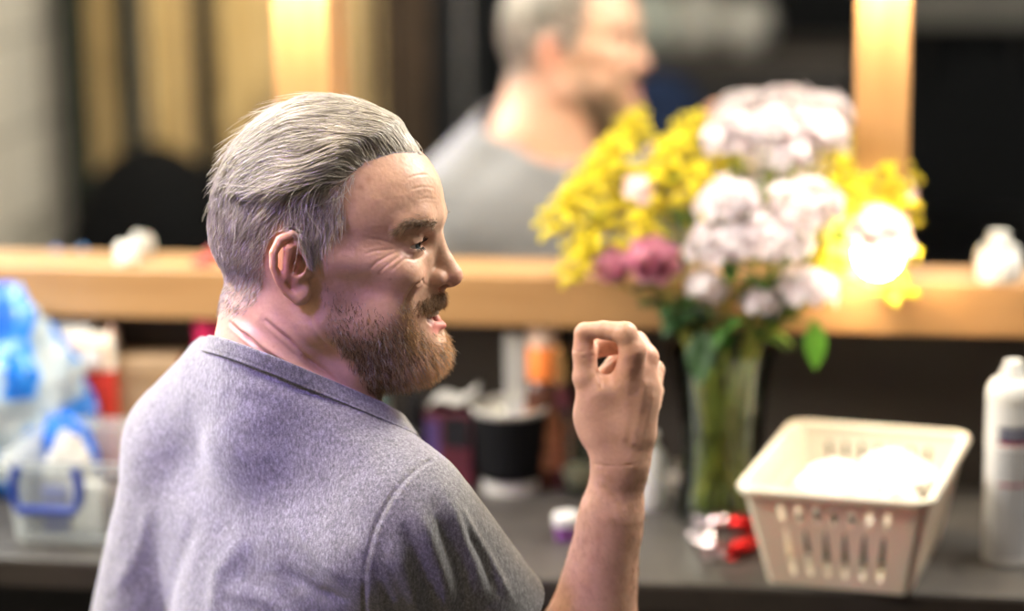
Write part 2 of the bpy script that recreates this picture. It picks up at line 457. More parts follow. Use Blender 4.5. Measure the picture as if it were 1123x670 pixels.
EYE = hp(448, 268, 37); EYER = 13.5
def head_sdf(q):
    m = q.copy(); m[:, 2] = np.abs(m[:, 2])          # symmetric parts
    def sym(px, py, s): v = hp(px, py, s); return v
    def H(px, py, s=0):                               # symmetric point: z measured as if on the mid plane shifted to side s
        v = hp(px, py, s); v[2] = abs(v[2]); return v
    d = d_ell(m, hp(356, 226), (118, 99, 84))
    d = smin(d, d_ell(m, hp(318, 262), (80, 72, 74)), 30)
    d = smin(d, d_ell(m, hp(412, 222), (74, 72, 66)), 20)           # forehead
    d = smin(d, d_ell(m, hp(352, 300), (62, 64, 70)), 30)
    d = smin(d, d_ell(m, hp(410, 300), (72, 70, 58)), 30)           # mid face
    d = smin(d, d_ell(m, hp(424, 350), (58, 58, 48)), 26)           # lower face
    d = smin(d, d_cone(m, H(352, 352, 52), H(455, 384, 20), 24, 20), 26)   # jaw
    d = smin(d, d_ell(m, hp(457, 381), (30, 23, 30)), 18)           # chin
    d = smin(d, d_ell(m, hp(395, 392), (62, 34, 42)), 26)           # under the chin
    d = smin(d, d_ell(m, H(441, 301, 44), (23, 21, 21)), 12)        # cheek
    d = smin(d, d_ell(m, H(424, 342, 42), (26, 28, 20)), 22)
    d = smin(d, d_cone(m, H(372, 282, 66), H(428, 290, 54), 11, 13), 22)   # zygoma
    d = smin(d, d_cone(m, H(475, 238, 6), H(457, 238, 34), 10, 9), 14)    # brow
    d = smin(d, d_cone(m, H(460, 238, 34), H(440, 245, 50), 9, 8), 14)
    # eye sockets
    d = smax(d, -d_ell(m, H(467, 268, 32), (13, 10, 14)), 10)
    # nose
    d = smin(d, d_cone(m, hp(476, 258), hp(488, 288), 8.5, 9.5), 9)
    d = smin(d, d_cone(m, hp(488, 288), hp(495, 301), 9.5, 12), 6)
    d = smin(d, d_ell(m, hp(482, 302), (22, 13, 13)), 8)
    d = smin(d, d_ell(m, H(478, 305, 14), (12, 9.5, 9)), 5)
    d = smin(d, d_cone(m, hp(472, 316), hp(475, 324), 12, 10), 12)        # upper lip base
    d = smax(d, -d_ell(m, H(484, 314.5, 8), (7.5, 4.2, 4)), 3)
    # eyelids
    ec = EYE.copy()
    lid = d_ell(m, ec, (EYER+2.4,)*3)
    cut = d_ell(m, ec + np.array([12, -.4, 2]), (14, 3.3, 15.5), rotm((1,0,0), 0))
    d = smin(d, smax(lid, -cut, 1.5), 5)
    d = smin(d, d_cone(m, ec + np.array([12.0, 7.6, -9]), ec + np.array([6, 7.5, 12]), 2.6, 2.6), 4)    # upper lid fold
    d = smin(d, d_cone(m, ec + np.array([11.5, -7.2, -8]), ec + np.array([6, -7.0, 11]), 2.8, 2.8), 5)  # lower lid bag
    d = smax(d, -d_ell(m, ec, (EYER-.3,)*3), .6)
    # mouth
    cav = d_ell(m, hp(477, 343.5), (25, 12.5, 27), rotm((0,0,1), -6))
    d = smax(d, -cav, 4)
    d = smin(d, d_cone(m, hp(483, 331), H(472, 332, 14), 4.2, 3.8), 4)
    d = smin(d, d_cone(m, H(472, 332, 14), H(450, 337, 27), 3.8, 3), 4)
    d = smin(d, d_cone(m, hp(484, 357.5), H(472, 357, 14), 5.4, 5.0), 4)
    d = smin(d, d_cone(m, H(471, 355.0, 14), H(450, 341, 27), 5.4, 3), 4)
    d = smax(d, -d_ell(m, hp(488, 367), (9, 5, 17)), 5)          # dip under the lower lip
    # ear (one per side)
    def E(px, py, s): v = hp(px, py, s); return v
    hel = [E(332, 272, 80), E(331, 262, 86), E(320, 257, 93), E(307, 263, 99), E(300, 277, 102), E(300, 293, 101), E(306, 308, 97), E(315, 320, 92), E(326, 328, 87)]
    base = smin(d_ell(m, E(319, 286, 86), (19, 29, 10.5), rotm((0,1,0), -16)), d_ell(m, E(328, 318, 82), (12, 15, 7)), 8)
    con = d_ell(m, E(325, 288, 100), (10.5, 17, 11))
    con2 = d_cone(m, E(316, 266, 100), E(308, 290, 103), 2.4, 2.4)
    ear = smax(base, -con, 4)
    ear = smin(ear, d_ell(m, E(314, 287, 82), (14, 25, 8)), 4)
    ear = smin(ear, d_chain(m, hel, [3.6, 4, 4.4, 4.8, 4.8, 4.6, 4.6, 5, 6]), 2.5)
    ear = smin(ear, d_cone(m, E(316, 272, 97), E(313, 304, 95), 4.0, 3.6), 6)     # antihelix
    ear = smin(ear, d_ell(m, E(337, 299, 80), (6, 7, 9)), 3)                       # tragus
    ear = smin(ear, d_ell(m, E(331, 322, 84), (9, 11, 6)), 5)                      # lobe
    d = smin(d, ear, 5)
    d = smax(d, -d_ell(m, E(328, 290, 88), (6.5, 10, 13)), 4)
    return d

# torso / arms in the person frame
NB = P(318, 350, 6)
SHR = P(452, 560, 88); SHL = P(200, 494, -140)
ELB = P(630, 790, -30)
WR = P(681, 507, -8)
def neck_sdf(p):
    d = d_cone(p, P(318, 335, 0), P(300, 470, -6), 69, 74)
    d = smin(d, d_cone(p, P(372, 395, 0), P(372, 450, 8), 40, 46), 30)     # throat
    d = smin(d, d_cone(p, P(280, 345, 0), P(276, 420, -20), 31, 46), 30)   # nape
    d = smin(d, d_cone(p, P(280, 424, -30), P(212, 466, -120), 46, 44), 36) # trapezius
    d = smin(d, d_cone(p, P(330, 450, 20), P(420, 530, 70), 45, 44), 36)
    return d
def torso_sdf(p):
    ax = SHR-SHL; ax = ax/np.linalg.norm(ax)
    d = d_cone(p, SHL+np.array([6,-8,0]), SHL+np.array([-46,-240,-60]), 60, 50)    # left upper arm
    d = smin(d, d_cone(p, SHR, ELB, 55, 46), 20)                                    # right upper arm
    mid = (SHR+SHL)/2
    fwd = np.array([-ax[2], 0, ax[0]]); fwd = fwd if fwd[2] < 0 else -fwd          # torso front (away from the viewer)
    R = np.stack([ax, np.array([0,1.0,0]), fwd], 1)
    d = smin(d, d_ell(p, mid+np.array([-6,-85,0])+fwd*30, (196, 205, 118), R), 60)
    d = smin(d, d_ell(p, mid+np.array([-18,-330,0])+fwd*25, (180, 260, 128), R), 60)
    d = smin(d, d_cone(p, SHL+np.array([50,-50,0]), SHR+np.array([-40,-40,0])+fwd*5, 66, 62), 60)
    return d
def arm_sdf(p):
    d = d_cone(p, SHR, ELB, 46, 42)
    fa = ELB; d = smin(d, d_cone(p, fa, fa+(WR-fa)*.32, 44, 53), 20)
    d = smin(d, d_cone(p, fa+(WR-fa)*.32, fa+(WR-fa)*.80, 53, 34), 20)
    d = smin(d, d_cone(p, fa+(WR-fa)*.76, WR, 34.5, 30, flat=((0,0,1), .82)), 14)
    return d
def hand_sdf(p):
    k = 5
    # palm and back of the hand
    d = d_box(p, P(681, 452, -12), (37, 42, 19), 17, rotm((0,0,1), -3).T[[0,1,2]])
    d = smin(d, d_ell(p, P(655, 455, -20), (27, 40, 21)), 16)          # thumb base
    d = smin(d, d_ell(p, P(700, 430, -14), (25, 40, 20)), 14)
    d = smin(d, d_cone(p, P(681, 480, -12), WR, 33, 30, flat=((0,0,1), .75)), 20)
    # index: knuckle, bend, tip reaching left to the thumb
    d = smin(d, d_chain(p, [P(690, 412, -6), P(694, 384, 2), P(686, 366, 2)], [17, 15, 12.5], 3), 10)
    d = smin(d, d_chain(p, [P(686, 366, 2), P(662, 362, -10), P(643, 362, -18)], [12.5, 10.5, 9], 2), 4)
    # middle finger runs behind the index
    mid = d_chain(p, [P(703, 420, -10), P(708, 392, -20), P(698, 376, -32), P(668, 378, -36), P(650, 384, -34)], [17, 14.5, 13, 12, 10], 3)
    d = smin(d, mid, 4)
    rng_ = d_chain(p, [P(711, 428, -18), P(716, 406, -42), P(702, 396, -52), P(676, 400, -50), P(662, 412, -42)], [15, 13, 12.5, 12, 10], 3)
    d = smin(d, rng_, 3)
    lit = d_chain(p, [P(713, 442, -22), P(716, 428, -54), P(702, 418, -68), P(682, 418, -60), P(674, 426, -48)], [13, 11.5, 10.5, 9.5, 8], 3)
    d = smin(d, lit, 3)
    # thumb
    th = d_chain(p, [P(654, 448, -16), P(643, 414, -16), P(641, 388, -20), P(640, 366, -22)], [19, 14.5, 13, 10.5], 4)
    d = smin(d, th, 7)
    return d
BODY_CUT = P(300, 455, 0)[1]
def skin_sdf(p):
    d = smin(head_sdf(head_in(p)), neck_sdf(p), 16)
    return d
# ---- creases and wrinkles: grooves pressed into the skin
def S(f, *pts):    # put the traced pixels on the skin surface (march from the viewer)
    out = []
    for px, py in pts:
        s = 160.0
        for _ in range(80):
            q = P(px, py, s); dd = float(f(q[None].astype(f32))[0])
            if dd < .15 or s < -140: break
            s -= max(dd*.8, .3)
        out.append(P(px, py, s))
    return out
def sym_side(pts):
    q = head_in(np.array(pts)); q[:, 2] *= -1; return [r for r in head_out(q)]
WR_ = .42
GRO = []   # (points, width, depth)
def groove(pts, w, dep, both=True):
    s = S(skin_sdf, *pts); GRO.append((s, w*.9, dep*WR_))
    if both: GRO.append((sym_side(s), w*.9, dep*WR_))
groove([(436,270),(426,266),(414,262),(402,262)], 1.5, 1.0)
groove([(434,273),(424,274),(412,275),(400,279)], 1.5, 1.1)
groove([(435,276),(425,281),(414,287),(405,295)], 1.5, 1.1)
groove([(440,279),(431,286),(421,294),(412,303)], 1.5, 1.0)
groove([(446,282),(438,289),(430,296)], 1.4, .9)
groove([(462,276),(452,279),(443,277)], 1.3, .9)
groove([(464,281),(454,285),(444,284)], 1.4, .8)
groove([(437,262),(446,258),(458,258),(466,261)], 1.4, 1.0)
groove([(465,298),(462,305),(466,312),(472,314)], 1.6, 1.3)
groove([(465,305),(456,313),(448,325),(444,338)], 2.8, 5.0)
groove([(451,336),(445,342),(443,352)], 2.0, 1.6)
groove([(446,196),(458,192),(470,192)], 1.3, .55)
groove([(450,208),(462,205),(476,206)], 1.3, .55)
groove([(456,219),(468,217),(480,219)], 1.2, .45)
groove([(470,238),(471,246),(474,252)], 1.2, .6)
groove([(338,262),(345,270),(348,280)], 1.4, .4, False)
NECKG = [([(250,352),(272,370),(302,394),(340,418),(382,434)], 2.4, 3.2), ([(290,350),(316,372),(344,398),(376,424)], 2.2, 2.2), ([(262,362),(292,392),(330,422)], 1.8, 1.0), ([(340,350),(352,372),(372,396)], 2.4, 1.0)]
WR_ = 1.25
for a, b, c in NECKG:
    groove(a, b, c, False); groove([(x+2.5, y-6) for x, y in a], 4.5, -c*.55, False)

t0_ = __import__('time').time()
a_, b_ = np.array([-125, -185, -125.]), np.array([185, 185, 125.])
VH, QH = extract(lambda p: smax(skin_sdf(p), (BODY_CUT - 25 - p[:, 1]), 2), a_, b_, .95)
print('head', len(VH), __import__('time').time()-t0_)
def fore_sdf(p):
    d = smin(arm_sdf(p), hand_sdf(p), 14)
    return smax(d, (P(600, 705, 0)[1]-60 - p[:, 1]), 2)
VA, QA = extract(lambda p: smax(fore_sdf(p), p[:, 1]*0 + (200 - p[:, 0]), 2), np.array([195, -480, -130.]), np.array([420, -40, 90.]), 1.15)
print('arm', len(VA), __import__('time').time()-t0_)
def lower_sdf(p):
    d = smin(torso_sdf(p), neck_sdf(p), 40)
    d = smax(d, p[:, 1] - (BODY_CUT-8), 2)
    return d
def skin_torso(p): return lower_sdf(p) + 8
VT, QT = extract(skin_torso, np.array([-420, -840, -420.]), np.array([460, -110, 260.]), 5.0)
print('torso', len(VT), __import__('time').time()-t0_)
# displacement
NH = grad(skin_sdf, VH.astype(f32))
disp = np.zeros(len(VH))
for pts, w, dep in GRO:
    bb0 = np.min(pts, 0)-10; bb1 = np.max(pts, 0)+10
    m = np.where(((VH > bb0) & (VH < bb1)).all(1))[0]
    if len(m) == 0: continue
    dd, par = seg_dist(VH[m], pts); fade = np.clip(np.minimum(par, 1-par)*5, 0, 1)**.6
    disp[m] -= dep*fade*np.exp(-(dd/w)**2) - dep*.35*fade*np.exp(-((dd-2.4*w)/(1.2*w))**2)
disp += .25*vnoise(VH/9.0, 3) + .12*vnoise(VH/3.0, 4)
VH = VH + NH*disp[:, None]
NA = grad(fore_sdf, VA.astype(f32))
dA = .5*vnoise(VA/22.0, 5) + .15*vnoise(VA/4.0, 6)
AG = [([(652,509),(668,511),(690,510),(712,505)], 1.5, .7), ([(629,384),(638,386),(650,383)], 1.2, .9), ([(629,390),(640,393),(651,390)], 1.2, .7),
      ([(676,392),(668,396),(660,402)], 1.6, 1.1), ([(684,366),(681,360),(680,353)], 1.4, .6), ([(655,408),(658,416),(659,424)], 2.0, 2.0)]
for pts, w, dep in AG:
    pts = S(fore_sdf, *pts); dd, par = seg_dist(VA, pts); dA -= dep*np.exp(-(dd/w)**2)
# tendons over the back of the hand
for a, b in (((690,405),(684,480)), ((708,420),(695,485)), ((716,436),(702,488))):
    pts = S(fore_sdf, a, b); dd, par = seg_dist(VA, pts); dA += .9*np.exp(-(dd/4.5)**2)
VA = VA + NA*dA[:, None]
# ---- skin colour per vertex (the skin's own colour)
def blob(V, c, r, soft=1.0):
    c = np.asarray(c); r = np.asarray(r, float); return np.exp(-(((V-c)/r)**2).sum(1)*soft)
def lay(col, m, c): return col*(1-m[:, None]) + np.array(c)[None]*m[:, None]
QHd = head_in(VH); msym = QHd.copy(); msym[:, 2] = np.abs(msym[:, 2])
base = np.array([.60,.36,.25])
cH = np.tile(base, (len(VH), 1))
nz = vnoise(VH/14.0, 11)*.5+.5; n2 = vnoise(VH/3.2, 12)*.5+.5
cH *= (1 + .10*(nz-.5) + .06*(n2-.5))[:, None]
cH = lay(cH, .55*blob(msym, hp(438, 306, 44), (22, 18, 18)), (.60,.27,.20))      # cheeks
cH = lay(cH, .75*blob(msym, hp(494, 303, 0), (17, 12, 16)), (.58,.23,.17))        # nose
cH = lay(cH, .8*blob(msym, hp(312, 290, 96), (20, 42, 20)), (.64,.25,.18))        # ears
cH = lay(cH, .3*blob(msym, hp(300, 350, 60), (60, 30, 60)), (.58,.29,.24))       # neck side
cH = lay(cH, .30*blob(msym, hp(452, 268, 40), (18, 12, 16)), (.42,.22,.19))       # eye area
hairline = smooth01(msym[:, 1], hp(330, 330)[1], hp(330, 235)[1])
# scalp under short hair
def seen(q):     # side-view coordinates as the traced outline has them
    a = np.abs(q[:, 2]); return q[:, 0]*_cy - a*_sy*.9, q[:, 1] - .20*a, a
def scalp_lim(q):
    x, z, s = seen(q)
    zz = [hp(330, y)[1] for y in (348, 334, 318, 306, 285, 268, 250, 235, 215, 195, 178, 165, 150, 100)]
    xx = [v-338 for v in (272, 288, 300, 346, 358, 370, 382, 392, 390, 398, 412, 446, 470, 520)]
    lim = np.interp(z, zz, xx) + 5*vnoise(q/13.0, 45) + 3*vnoise(q/5.0, 46)
    return lim + np.where(z > hp(330, 205)[1], (1-np.clip(s/50, 0, 1))*48*(1-smooth01(z, hp(330,180)[1], hp(330,150)[1])), 0)
def scalp_mask(q):
    """1 where the head carries hair"""
    x, z, s = seen(q); m = smooth01(scalp_lim(q) - x, -3, 9)
    low = np.interp(x, [-110, -85, -55, -45, -20, 20], [hp(330,352)[1], hp(330,352)[1], hp(330,342)[1], hp(330,323.5)[1], hp(330,262)[1], hp(330,308)[1]])
    m = m*smooth01(z - low, -4, 16)
    ear = ((x-(321-338))/21)**2 + ((z-hp(330, 292)[1])/38)**2
    return m*np.where(s > 45, smooth01(ear, .95, 1.1), 1)
sm = scalp_mask(QHd)
cH = lay(cH, .45*sm, (.46,.34,.31))
def beard_mask(q):
    """head frame: 1 in the beard"""
    x, z, s = seen(q)
    # upper border: from the sideburn down along the cheek to the moustache
    up = np.interp(x, [x_-338 for x_ in (345, 362, 378, 395, 412, 430, 446, 452, 470, 500)], [hp(400, 295+v)[1] for v in (0, 8, 18, 27, 34, 38, 41, 46, 66, 76)])
    m = smooth01(up - z, -5, 26)**1.25
    m = m*smooth01(x, 338+12-338, 378-338)*smooth01(z, hp(465, 446)[1], hp(465, 430)[1])
    # back border falls from the sideburn to the jaw
    back = np.interp(z, [hp(465,430)[1], hp(465,400)[1], hp(465,360)[1], hp(465,300)[1]], [405-338, 385-338, 358-338, 346-338])
    m = m*smooth01(x-back, -6, 16)
    lipz = hp(465, 345)[1]
    mouth = ((x-(476-338))/25)**2 + ((z-lipz+1)/14.5)**2 + (s/33)**2
    m = m*smooth01(mouth, .9, 1.25)
    mou = np.exp(-((x-(472-338))/27)**4 - ((z-hp(465,325)[1]+.30*s)/7.0)**4 - (s/34)**4)
    nose = (z > hp(465, 318.5)[1])
    mou = np.where(nose, 0, mou)
    link_ = np.exp(-((x-(447-338))/9)**4 - ((z-hp(465,342)[1])/15)**4)*(s > 14); m = np.maximum(m, link_*.9)
    return np.clip(m, 0, 1), np.clip(mou*1.3, 0, 1)*(((x-(478-338))**2/22**2 + (z-lipz)**2/9**2 + (s/26)**2) > 1)
bm, mm = beard_mask(QHd)
cH = lay(cH, .5*np.maximum(bm**.6, mm), (.30,.185,.125))
# lips
lz = hp(465, 355)[1]; uz = hp(465, 334)[1]
lipm = np.exp(-((msym[:,0]-(476-338))/18)**4 - ((msym[:,1]-lz)/7.0)**4 - (msym[:,2]/24)**4)
cH = lay(cH, .85*np.clip(lipm*1.6, 0, 1), (.60,.19,.17))
lipu = np.exp(-((msym[:,0]-(478-338))/14)**4 - ((msym[:,1]-uz)/4.0)**4 - (msym[:,2]/24)**4)
cH = lay(cH, .6*np.clip(lipu*1.2, 0, 1), (.50,.20,.17))
cav = np.exp(-((msym[:,0]-(466-338))/13)**4 - ((msym[:,1]-hp(465,346)[1])/9)**4 - (msym[:,2]/22)**4)
cH = lay(cH, np.clip(cav*1.2, 0, 1), (.16,.04,.035))
# freckles and moles
for (px, py), r in (((416,300),2.0),((428,306),1.6),((404,352),2.2),((452,292),1.5),((396,205),3.5),((404,196),3.0),((372,330),2.0),((330,390),1.8),((300,380),1.6)):
    c = S(skin_sdf, (px, py))[0]; cH = lay(cH, .5*np.exp(-(((VH-c)/r)**2).sum(1)), (.34,.16,.11))
cA = np.tile(base*np.array([1.02,1.0,1.0]), (len(VA), 1))
fr = vnoise(VA/7.0, 21)*.5+.5; fr2 = vnoise(VA/20.0, 22)*.5+.5
cA *= (1 + .10*(fr2-.5))[:, None]
cA = lay(cA, .28*smooth01(fr, .45, .95)*(VA[:,1] < P(660,505)[1]), (.40,.20,.13))
cA = lay(cA, .40*blob(VA, P(700, 395, 0), (40, 26, 60)), (.60,.27,.20))
cA = lay(cA, .35*blob(VA, P(641, 372, -20), (24, 20, 30)), (.62,.29,.22))
cT = np.tile(base, (len(VT), 1))
V = np.concatenate([VH, VA, VT]); Q = np.concatenate([QH, QA+len(VH), QT+len(VH)+len(VA)])
t = NT('skin')
a = t.attr('skin_colour')
nf = t.noise(900, 3, None, .6); nm = t.noise(260, 4, None, .6)
a2 = t.mix(.22, a, t.mix(1, a, t.ramp(nm, [(.3, (.72,.66,.64)), (.7, (1.15,1.12,1.1))]), 'MULTIPLY'))
t.color(a2).set(Roughness=.46); t.p.inputs['Subsurface Weight'].default_value = .12
t.p.inputs['Subsurface Radius'].default_value = (1, .35, .2); t.p.inputs['Subsurface Scale'].default_value = .004
t.p.inputs['Specular IOR Level'].default_value = .45
t.bump(t.mix(.5, nf, nm), .28, .0006); M_skin = t.m
man = np_mesh('person', to_world(V), Q, M_skin, None, True, {'skin_colour': np.concatenate([cH, cA, cT])})
tag(man, 'bearded man with swept-back silver hair and grey t-shirt, seated, face in profile, pinching fingers raised', 'person')

# ---- eyes
def local_ball(name, c, r, mats, parent, axis):
    mb = MB(); rot = Vector((0,0,1)).rotation_difference(Vector(axis)).to_matrix()
    mb.ball((0,0,0), r, 32, 0, rot=rot); mb.v = [tuple(np.array(v)+c) for v in mb.v]
    nb = 16; ids = []
    for i in range(nb): ids += [2 if i < 1 else (1 if i < 3 else 0)]*32
    mb.m = ids
    return mb.build(name, mats, parent)
M_sclera = plain('eye_white', (.62,.56,.52), .15, .6, .06, 80)
M_iris = plain('blue_grey_iris', (.10,.14,.16), .15, .6, .4, 400)
M_pupil = plain('pupil', (.005,.005,.005), .08, .8)
for sgn in (1, -1):
    e = EYE.copy(); e[2] *= sgn; g = np.array([.97, .04, .22 if sgn > 0 else -.1])
    wc = to_world(head_out(e)[0]); gd = to_world(head_out(e+g)[0]) - wc; gd /= np.linalg.norm(gd)
    local_ball('eyeball', wc, (EYER)*UNIT, [M_sclera, M_iris, M_pupil], man, gd)
# ---- teeth and tongue
M_teeth = plain('teeth_enamel', (.66,.58,.45), .2, .6, .08, 200)
M_tong = plain('tongue', (.45,.14,.12), .35, .5, .1, 60)
mb = MB()
for i in range(-5, 6):
    ang = i*.235; cx = hp(466, 341)[0]; rr = 16
    c = np.array([cx + rr*math.cos(ang)*.95 - 1.5, hp(475, 341)[1]-.2*abs(i), rr*math.sin(ang)*1.25])
    w = 3.7 if abs(i) < 2 else 3.1
    m = MB(); m.ball((0,0,0), 1, 10, sc=(2.2, 4.6-.2*abs(i), w*.53), rot=Matrix.Rotation(-ang, 3, 'Y'))
    mb.add([to_world(head_out(np.array(v)*1.0 + c)[0]) for v in m.v], m.f)
mb.build('teeth', M_teeth, man)
mb = MB(); c = hp(460, 352); m = MB(); m.ball((0,0,0), 1, 16, sc=(16, 5, 15))
mb.add([to_world(head_out(np.array(v)+c)[0]) for v in m.v], m.f); mb.build('tongue', M_tong, man)
# fingernails of the thumb and index
M_nail = plain('fingernail', (.62,.40,.33), .25, .6, .05, 100)
for c, ax, r in ((P(634, 364, -16), (-1, .1, .35), (4.5, 7.5)), ):
    m = MB(); rot = Vector((0,0,1)).rotation_difference(Vector((ax[0], ax[1], ax[2]))).to_matrix()
    m.ball((0,0,0), 1, 14, sc=(r[0], r[1], 1.2), rot=rot)
    mb = MB().add([to_world(np.array(v)+c) for v in m.v], m.f); mb.build('thumbnail', M_nail, man)
print('skin done', __import__('time').time()-t0_)
# ================================================================ t-shirt
A_, B_, C_ = P(231, 370, -25), P(318, 397, 78), P(404, 437, 8)
NPN = np.cross(B_-A_, C_-A_); NPN /= np.linalg.norm(NPN); NPN = NPN if NPN[1] > 0 else -NPN
ARMAX = (ELB-SHR)/np.linalg.norm(ELB-SHR); LSL = np.array([-46, -221, -60.])/np.linalg.norm([-46, -221, -60.])
HEM = float((P(598, 664, 60)-SHR) @ ARMAX)
def shirt_core(p):
    d = smin(torso_sdf(p), neck_sdf(p), 40)
    d = smin(d, d_cone(p, SHR, SHR+ARMAX*HEM, 57, 62), 16)
    d = smin(d, d_cone(p, SHL, SHL+LSL*240, 60, 78), 16)
    d = smin(d, d_cone(p, P(250, 415, -60), P(200, 482, -140), 50, 56), 40)
    return d
def shirt_sdf(p):
    d0 = shirt_core(p) - 4.0
    d = np.maximum(d0, -(d0+4.4))
    d = smax(d, (p - A_.astype(f32)) @ NPN.astype(f32) + 9, 1)
    al = (p - SHR.astype(f32)) @ ARMAX.astype(f32)
    rad = np.linalg.norm((p - SHR.astype(f32)) - al[:, None]*ARMAX.astype(f32), axis=1)
    side = (p[:, 0] > SHR[0]-10)
    d = np.where(side & (rad < 140), smax(d, al-HEM, 1.5), d)
    al2 = (p - SHL.astype(f32)) @ LSL.astype(f32)
    d = smax(d, (P(300, 900, 0)[1]+10) - p[:, 1], 1.5)
    return d
VS, QS = extract(shirt_sdf, np.array([-430, -620, -430.]), np.array([330, -55, 300.]), 2.1, slack=1.3)
print('shirt', len(VS), __import__('time').time()-t0_)
NS = grad(lambda q: shirt_core(q), VS.astype(f32), 2.0)
dS = np.zeros(len(VS))
def fold(pts, w, h, f=None):
    s = S(lambda q: shirt_core(q)-4, *pts)
    b0 = np.min(s, 0)-4*w; b1 = np.max(s, 0)+4*w
    m = np.where(((VS > b0) & (VS < b1)).all(1))[0]
    dd, par = seg_dist(VS[m], s); fade = np.clip(np.minimum(par, 1-par)*3.5, 0, 1)
    fade = fade*fade*(3-2*fade) if f is None else 1
    dS[m] += h*fade*np.exp(-(dd/w)**2)
SEAM = [(492,497),(470,506),(448,522),(428,546),(412,576),(402,612),(399,650),(402,690)]
fold(SEAM, 2.2, -2.4, 1)
s_ = [(x+6, y+3) for x, y in SEAM]; fold(s_, 3.0, .8, 1)
# sleeve folds
fold([(470,520),(500,570),(520,620),(532,668)], 8, 4.5)
fold([(448,545),(470,590),(488,640),(498,690)], 9, 6)
fold([(425,580),(440,620),(456,660),(470,700)], 8, 5)
fold([(484,532),(520,584),(546,632),(566,668)], 6, 3.5)
fold([(460,535),(486,585),(506,640),(515,690)], 6, -4.0)
fold([(440,570),(458,612),(476,660)], 6, -4.5)
fold([(405,610),(424,650),(440,690)], 6, -3.5)
fold([(506,574),(530,612),(546,655)], 6, -3)
# folds of the back
fold([(395,600),(370,560),(340,500)], 12, -3)
fold([(385,640),(350,610),(310,560)], 10, 3.5)
fold([(392,660),(350,650),(300,620)], 10, -3.5)
fold([(340,690),(300,660),(240,640)], 12, 4)
fold([(230,690),(240,630),(275,580)], 14, 4)
fold([(180,690),(196,620),(225,560)], 14, -3.5)
fold([(120,660),(150,610),(170,540)], 12, 3)
fold([(240,404),(290,412),(345,432),(395,458)], 5, -1.8)
fold([(236,418),(290,428),(350,450),(410,480)], 9, 2.4)
fold([(300,440),(360,470),(430,500)], 12, 2.4)
dS += 2.2*vnoise(VS/55.0, 31)*.8 + 1.0*vnoise(VS/24.0, 32)*.6 + .25*vnoise(VS/9.0, 33)
VS = VS + NS*dS[:, None]
def heather(nm, dark=1.0):
    t = NT(nm); v = t.coord((1,1,1))
    a = t.noise(1400, 2, v, .7); b = t.noise(420, 4, t.coord((1,1,.45)), .7); c = t.noise(12, 3, v)
    m = t.mix(.5, a, b)
    col = t.ramp(m, [(.34, tuple(x*dark for x in (.06,.059,.063))), (.5, tuple(x*dark for x in (.185,.181,.188))), (.66, tuple(x*dark for x in (.43,.425,.43)))])
    t.color(col).set(Roughness=.92); t.p.inputs['Sheen Weight'].default_value = .35; t.p.inputs['Sheen Roughness'].default_value = .5
    t.p.inputs['Specular IOR Level'].default_value = .15
    w = t.node('ShaderNodeTexWave'); w.inputs['Scale'].default_value = 260; w.inputs['Distortion'].default_value = 1.5; w.bands_direction = 'Z'
    t.l(v, w.inputs['Vector']); t.bump(t.mix(.6, w.outputs['Fac'], m), .35, .0008)
    return t.m
M_shirt = heather('heather_grey_jersey')
tee = np_mesh('t_shirt', to_world(VS), QS, M_shirt, man)
# collar band (ribbed)
def collar_sdf(p):
    d0 = smin(neck_sdf(p), shirt_core(p)+3, 6)
    d = np.abs(d0 - 5.0) - 2.6
    pl = (p - A_.astype(f32)) @ NPN.astype(f32)
    return smax(smax(d, pl, 2.4), -pl-19, 1.5)
VC, QC = extract(collar_sdf, np.array([-190, -260, -190.]), np.array([190, -30, 160.]), 1.6, slack=1.3)
NC = grad(collar_sdf, VC.astype(f32), 1.0)
plc = (VC - A_) @ NPN
dC = -.9*np.exp(-((plc+16)/1.4)**2)
VC = VC + NC*dC[:, None]
col_o = np_mesh('collar', to_world(VC), QC, heather('heather_grey_rib', .92), tee)
# inner hem stitch of the sleeve
print('collar', len(VC), __import__('time').time()-t0_)

# ---- trousers, and the stool that carries him (below the picture)
mid_ = (SHR+SHL)/2; ax_ = SHR-SHL; ax_ /= np.linalg.norm(ax_); fw_ = np.array([-ax_[2], 0, ax_[0]]); fw_ = fw_ if fw_[2] < 0 else -fw_
ax2 = np.array([ax_[0], 0, ax_[2]]); ax2 /= np.linalg.norm(ax2); fw_ /= np.linalg.norm(fw_)
ZS = (.47 - PO[2])/UNIT
hipc = mid_ + fw_*20; hipc = np.array([hipc[0], ZS+100, hipc[2]])
zf = (0.0 - PO[2])/UNIT
def tr_sdf(p):
    d = d_ell(p, hipc+np.array([0,70,0]), (196, 150, 140), np.stack([ax2, np.array([0,1.,0]), fw_], 1))
    for sg in (-1, 1):
        hip = hipc + ax2*sg*95 - np.array([0,15.,0]); knee = hip + fw_*300 + ax2*sg*150 + np.array([0, 0.,0]); foot = knee + np.array([0,-1,0])*(knee[1]-zf-95) - fw_*40
        d = smin(d, d_cone(p, hip, knee, 92, 66), 30); d = smin(d, d_cone(p, knee, foot, 62, 46), 20)
    return smax(d, ZS + 4 - p[:, 1] - 1e3*((p-hipc) @ fw_ > 150), 1)
VP, QP = extract(tr_sdf, hipc+np.array([-560, -600, -620.]), hipc+np.array([560, 260, 420.]), 9)
M_jean = plain('dark_navy_denim', (.02,.025,.045), .85, .2, .3, 120)
np_mesh('trousers', to_world(VP), QP, M_jean, man)
M_shoe = plain('black_shoe_leather', (.015,.015,.015), .35)
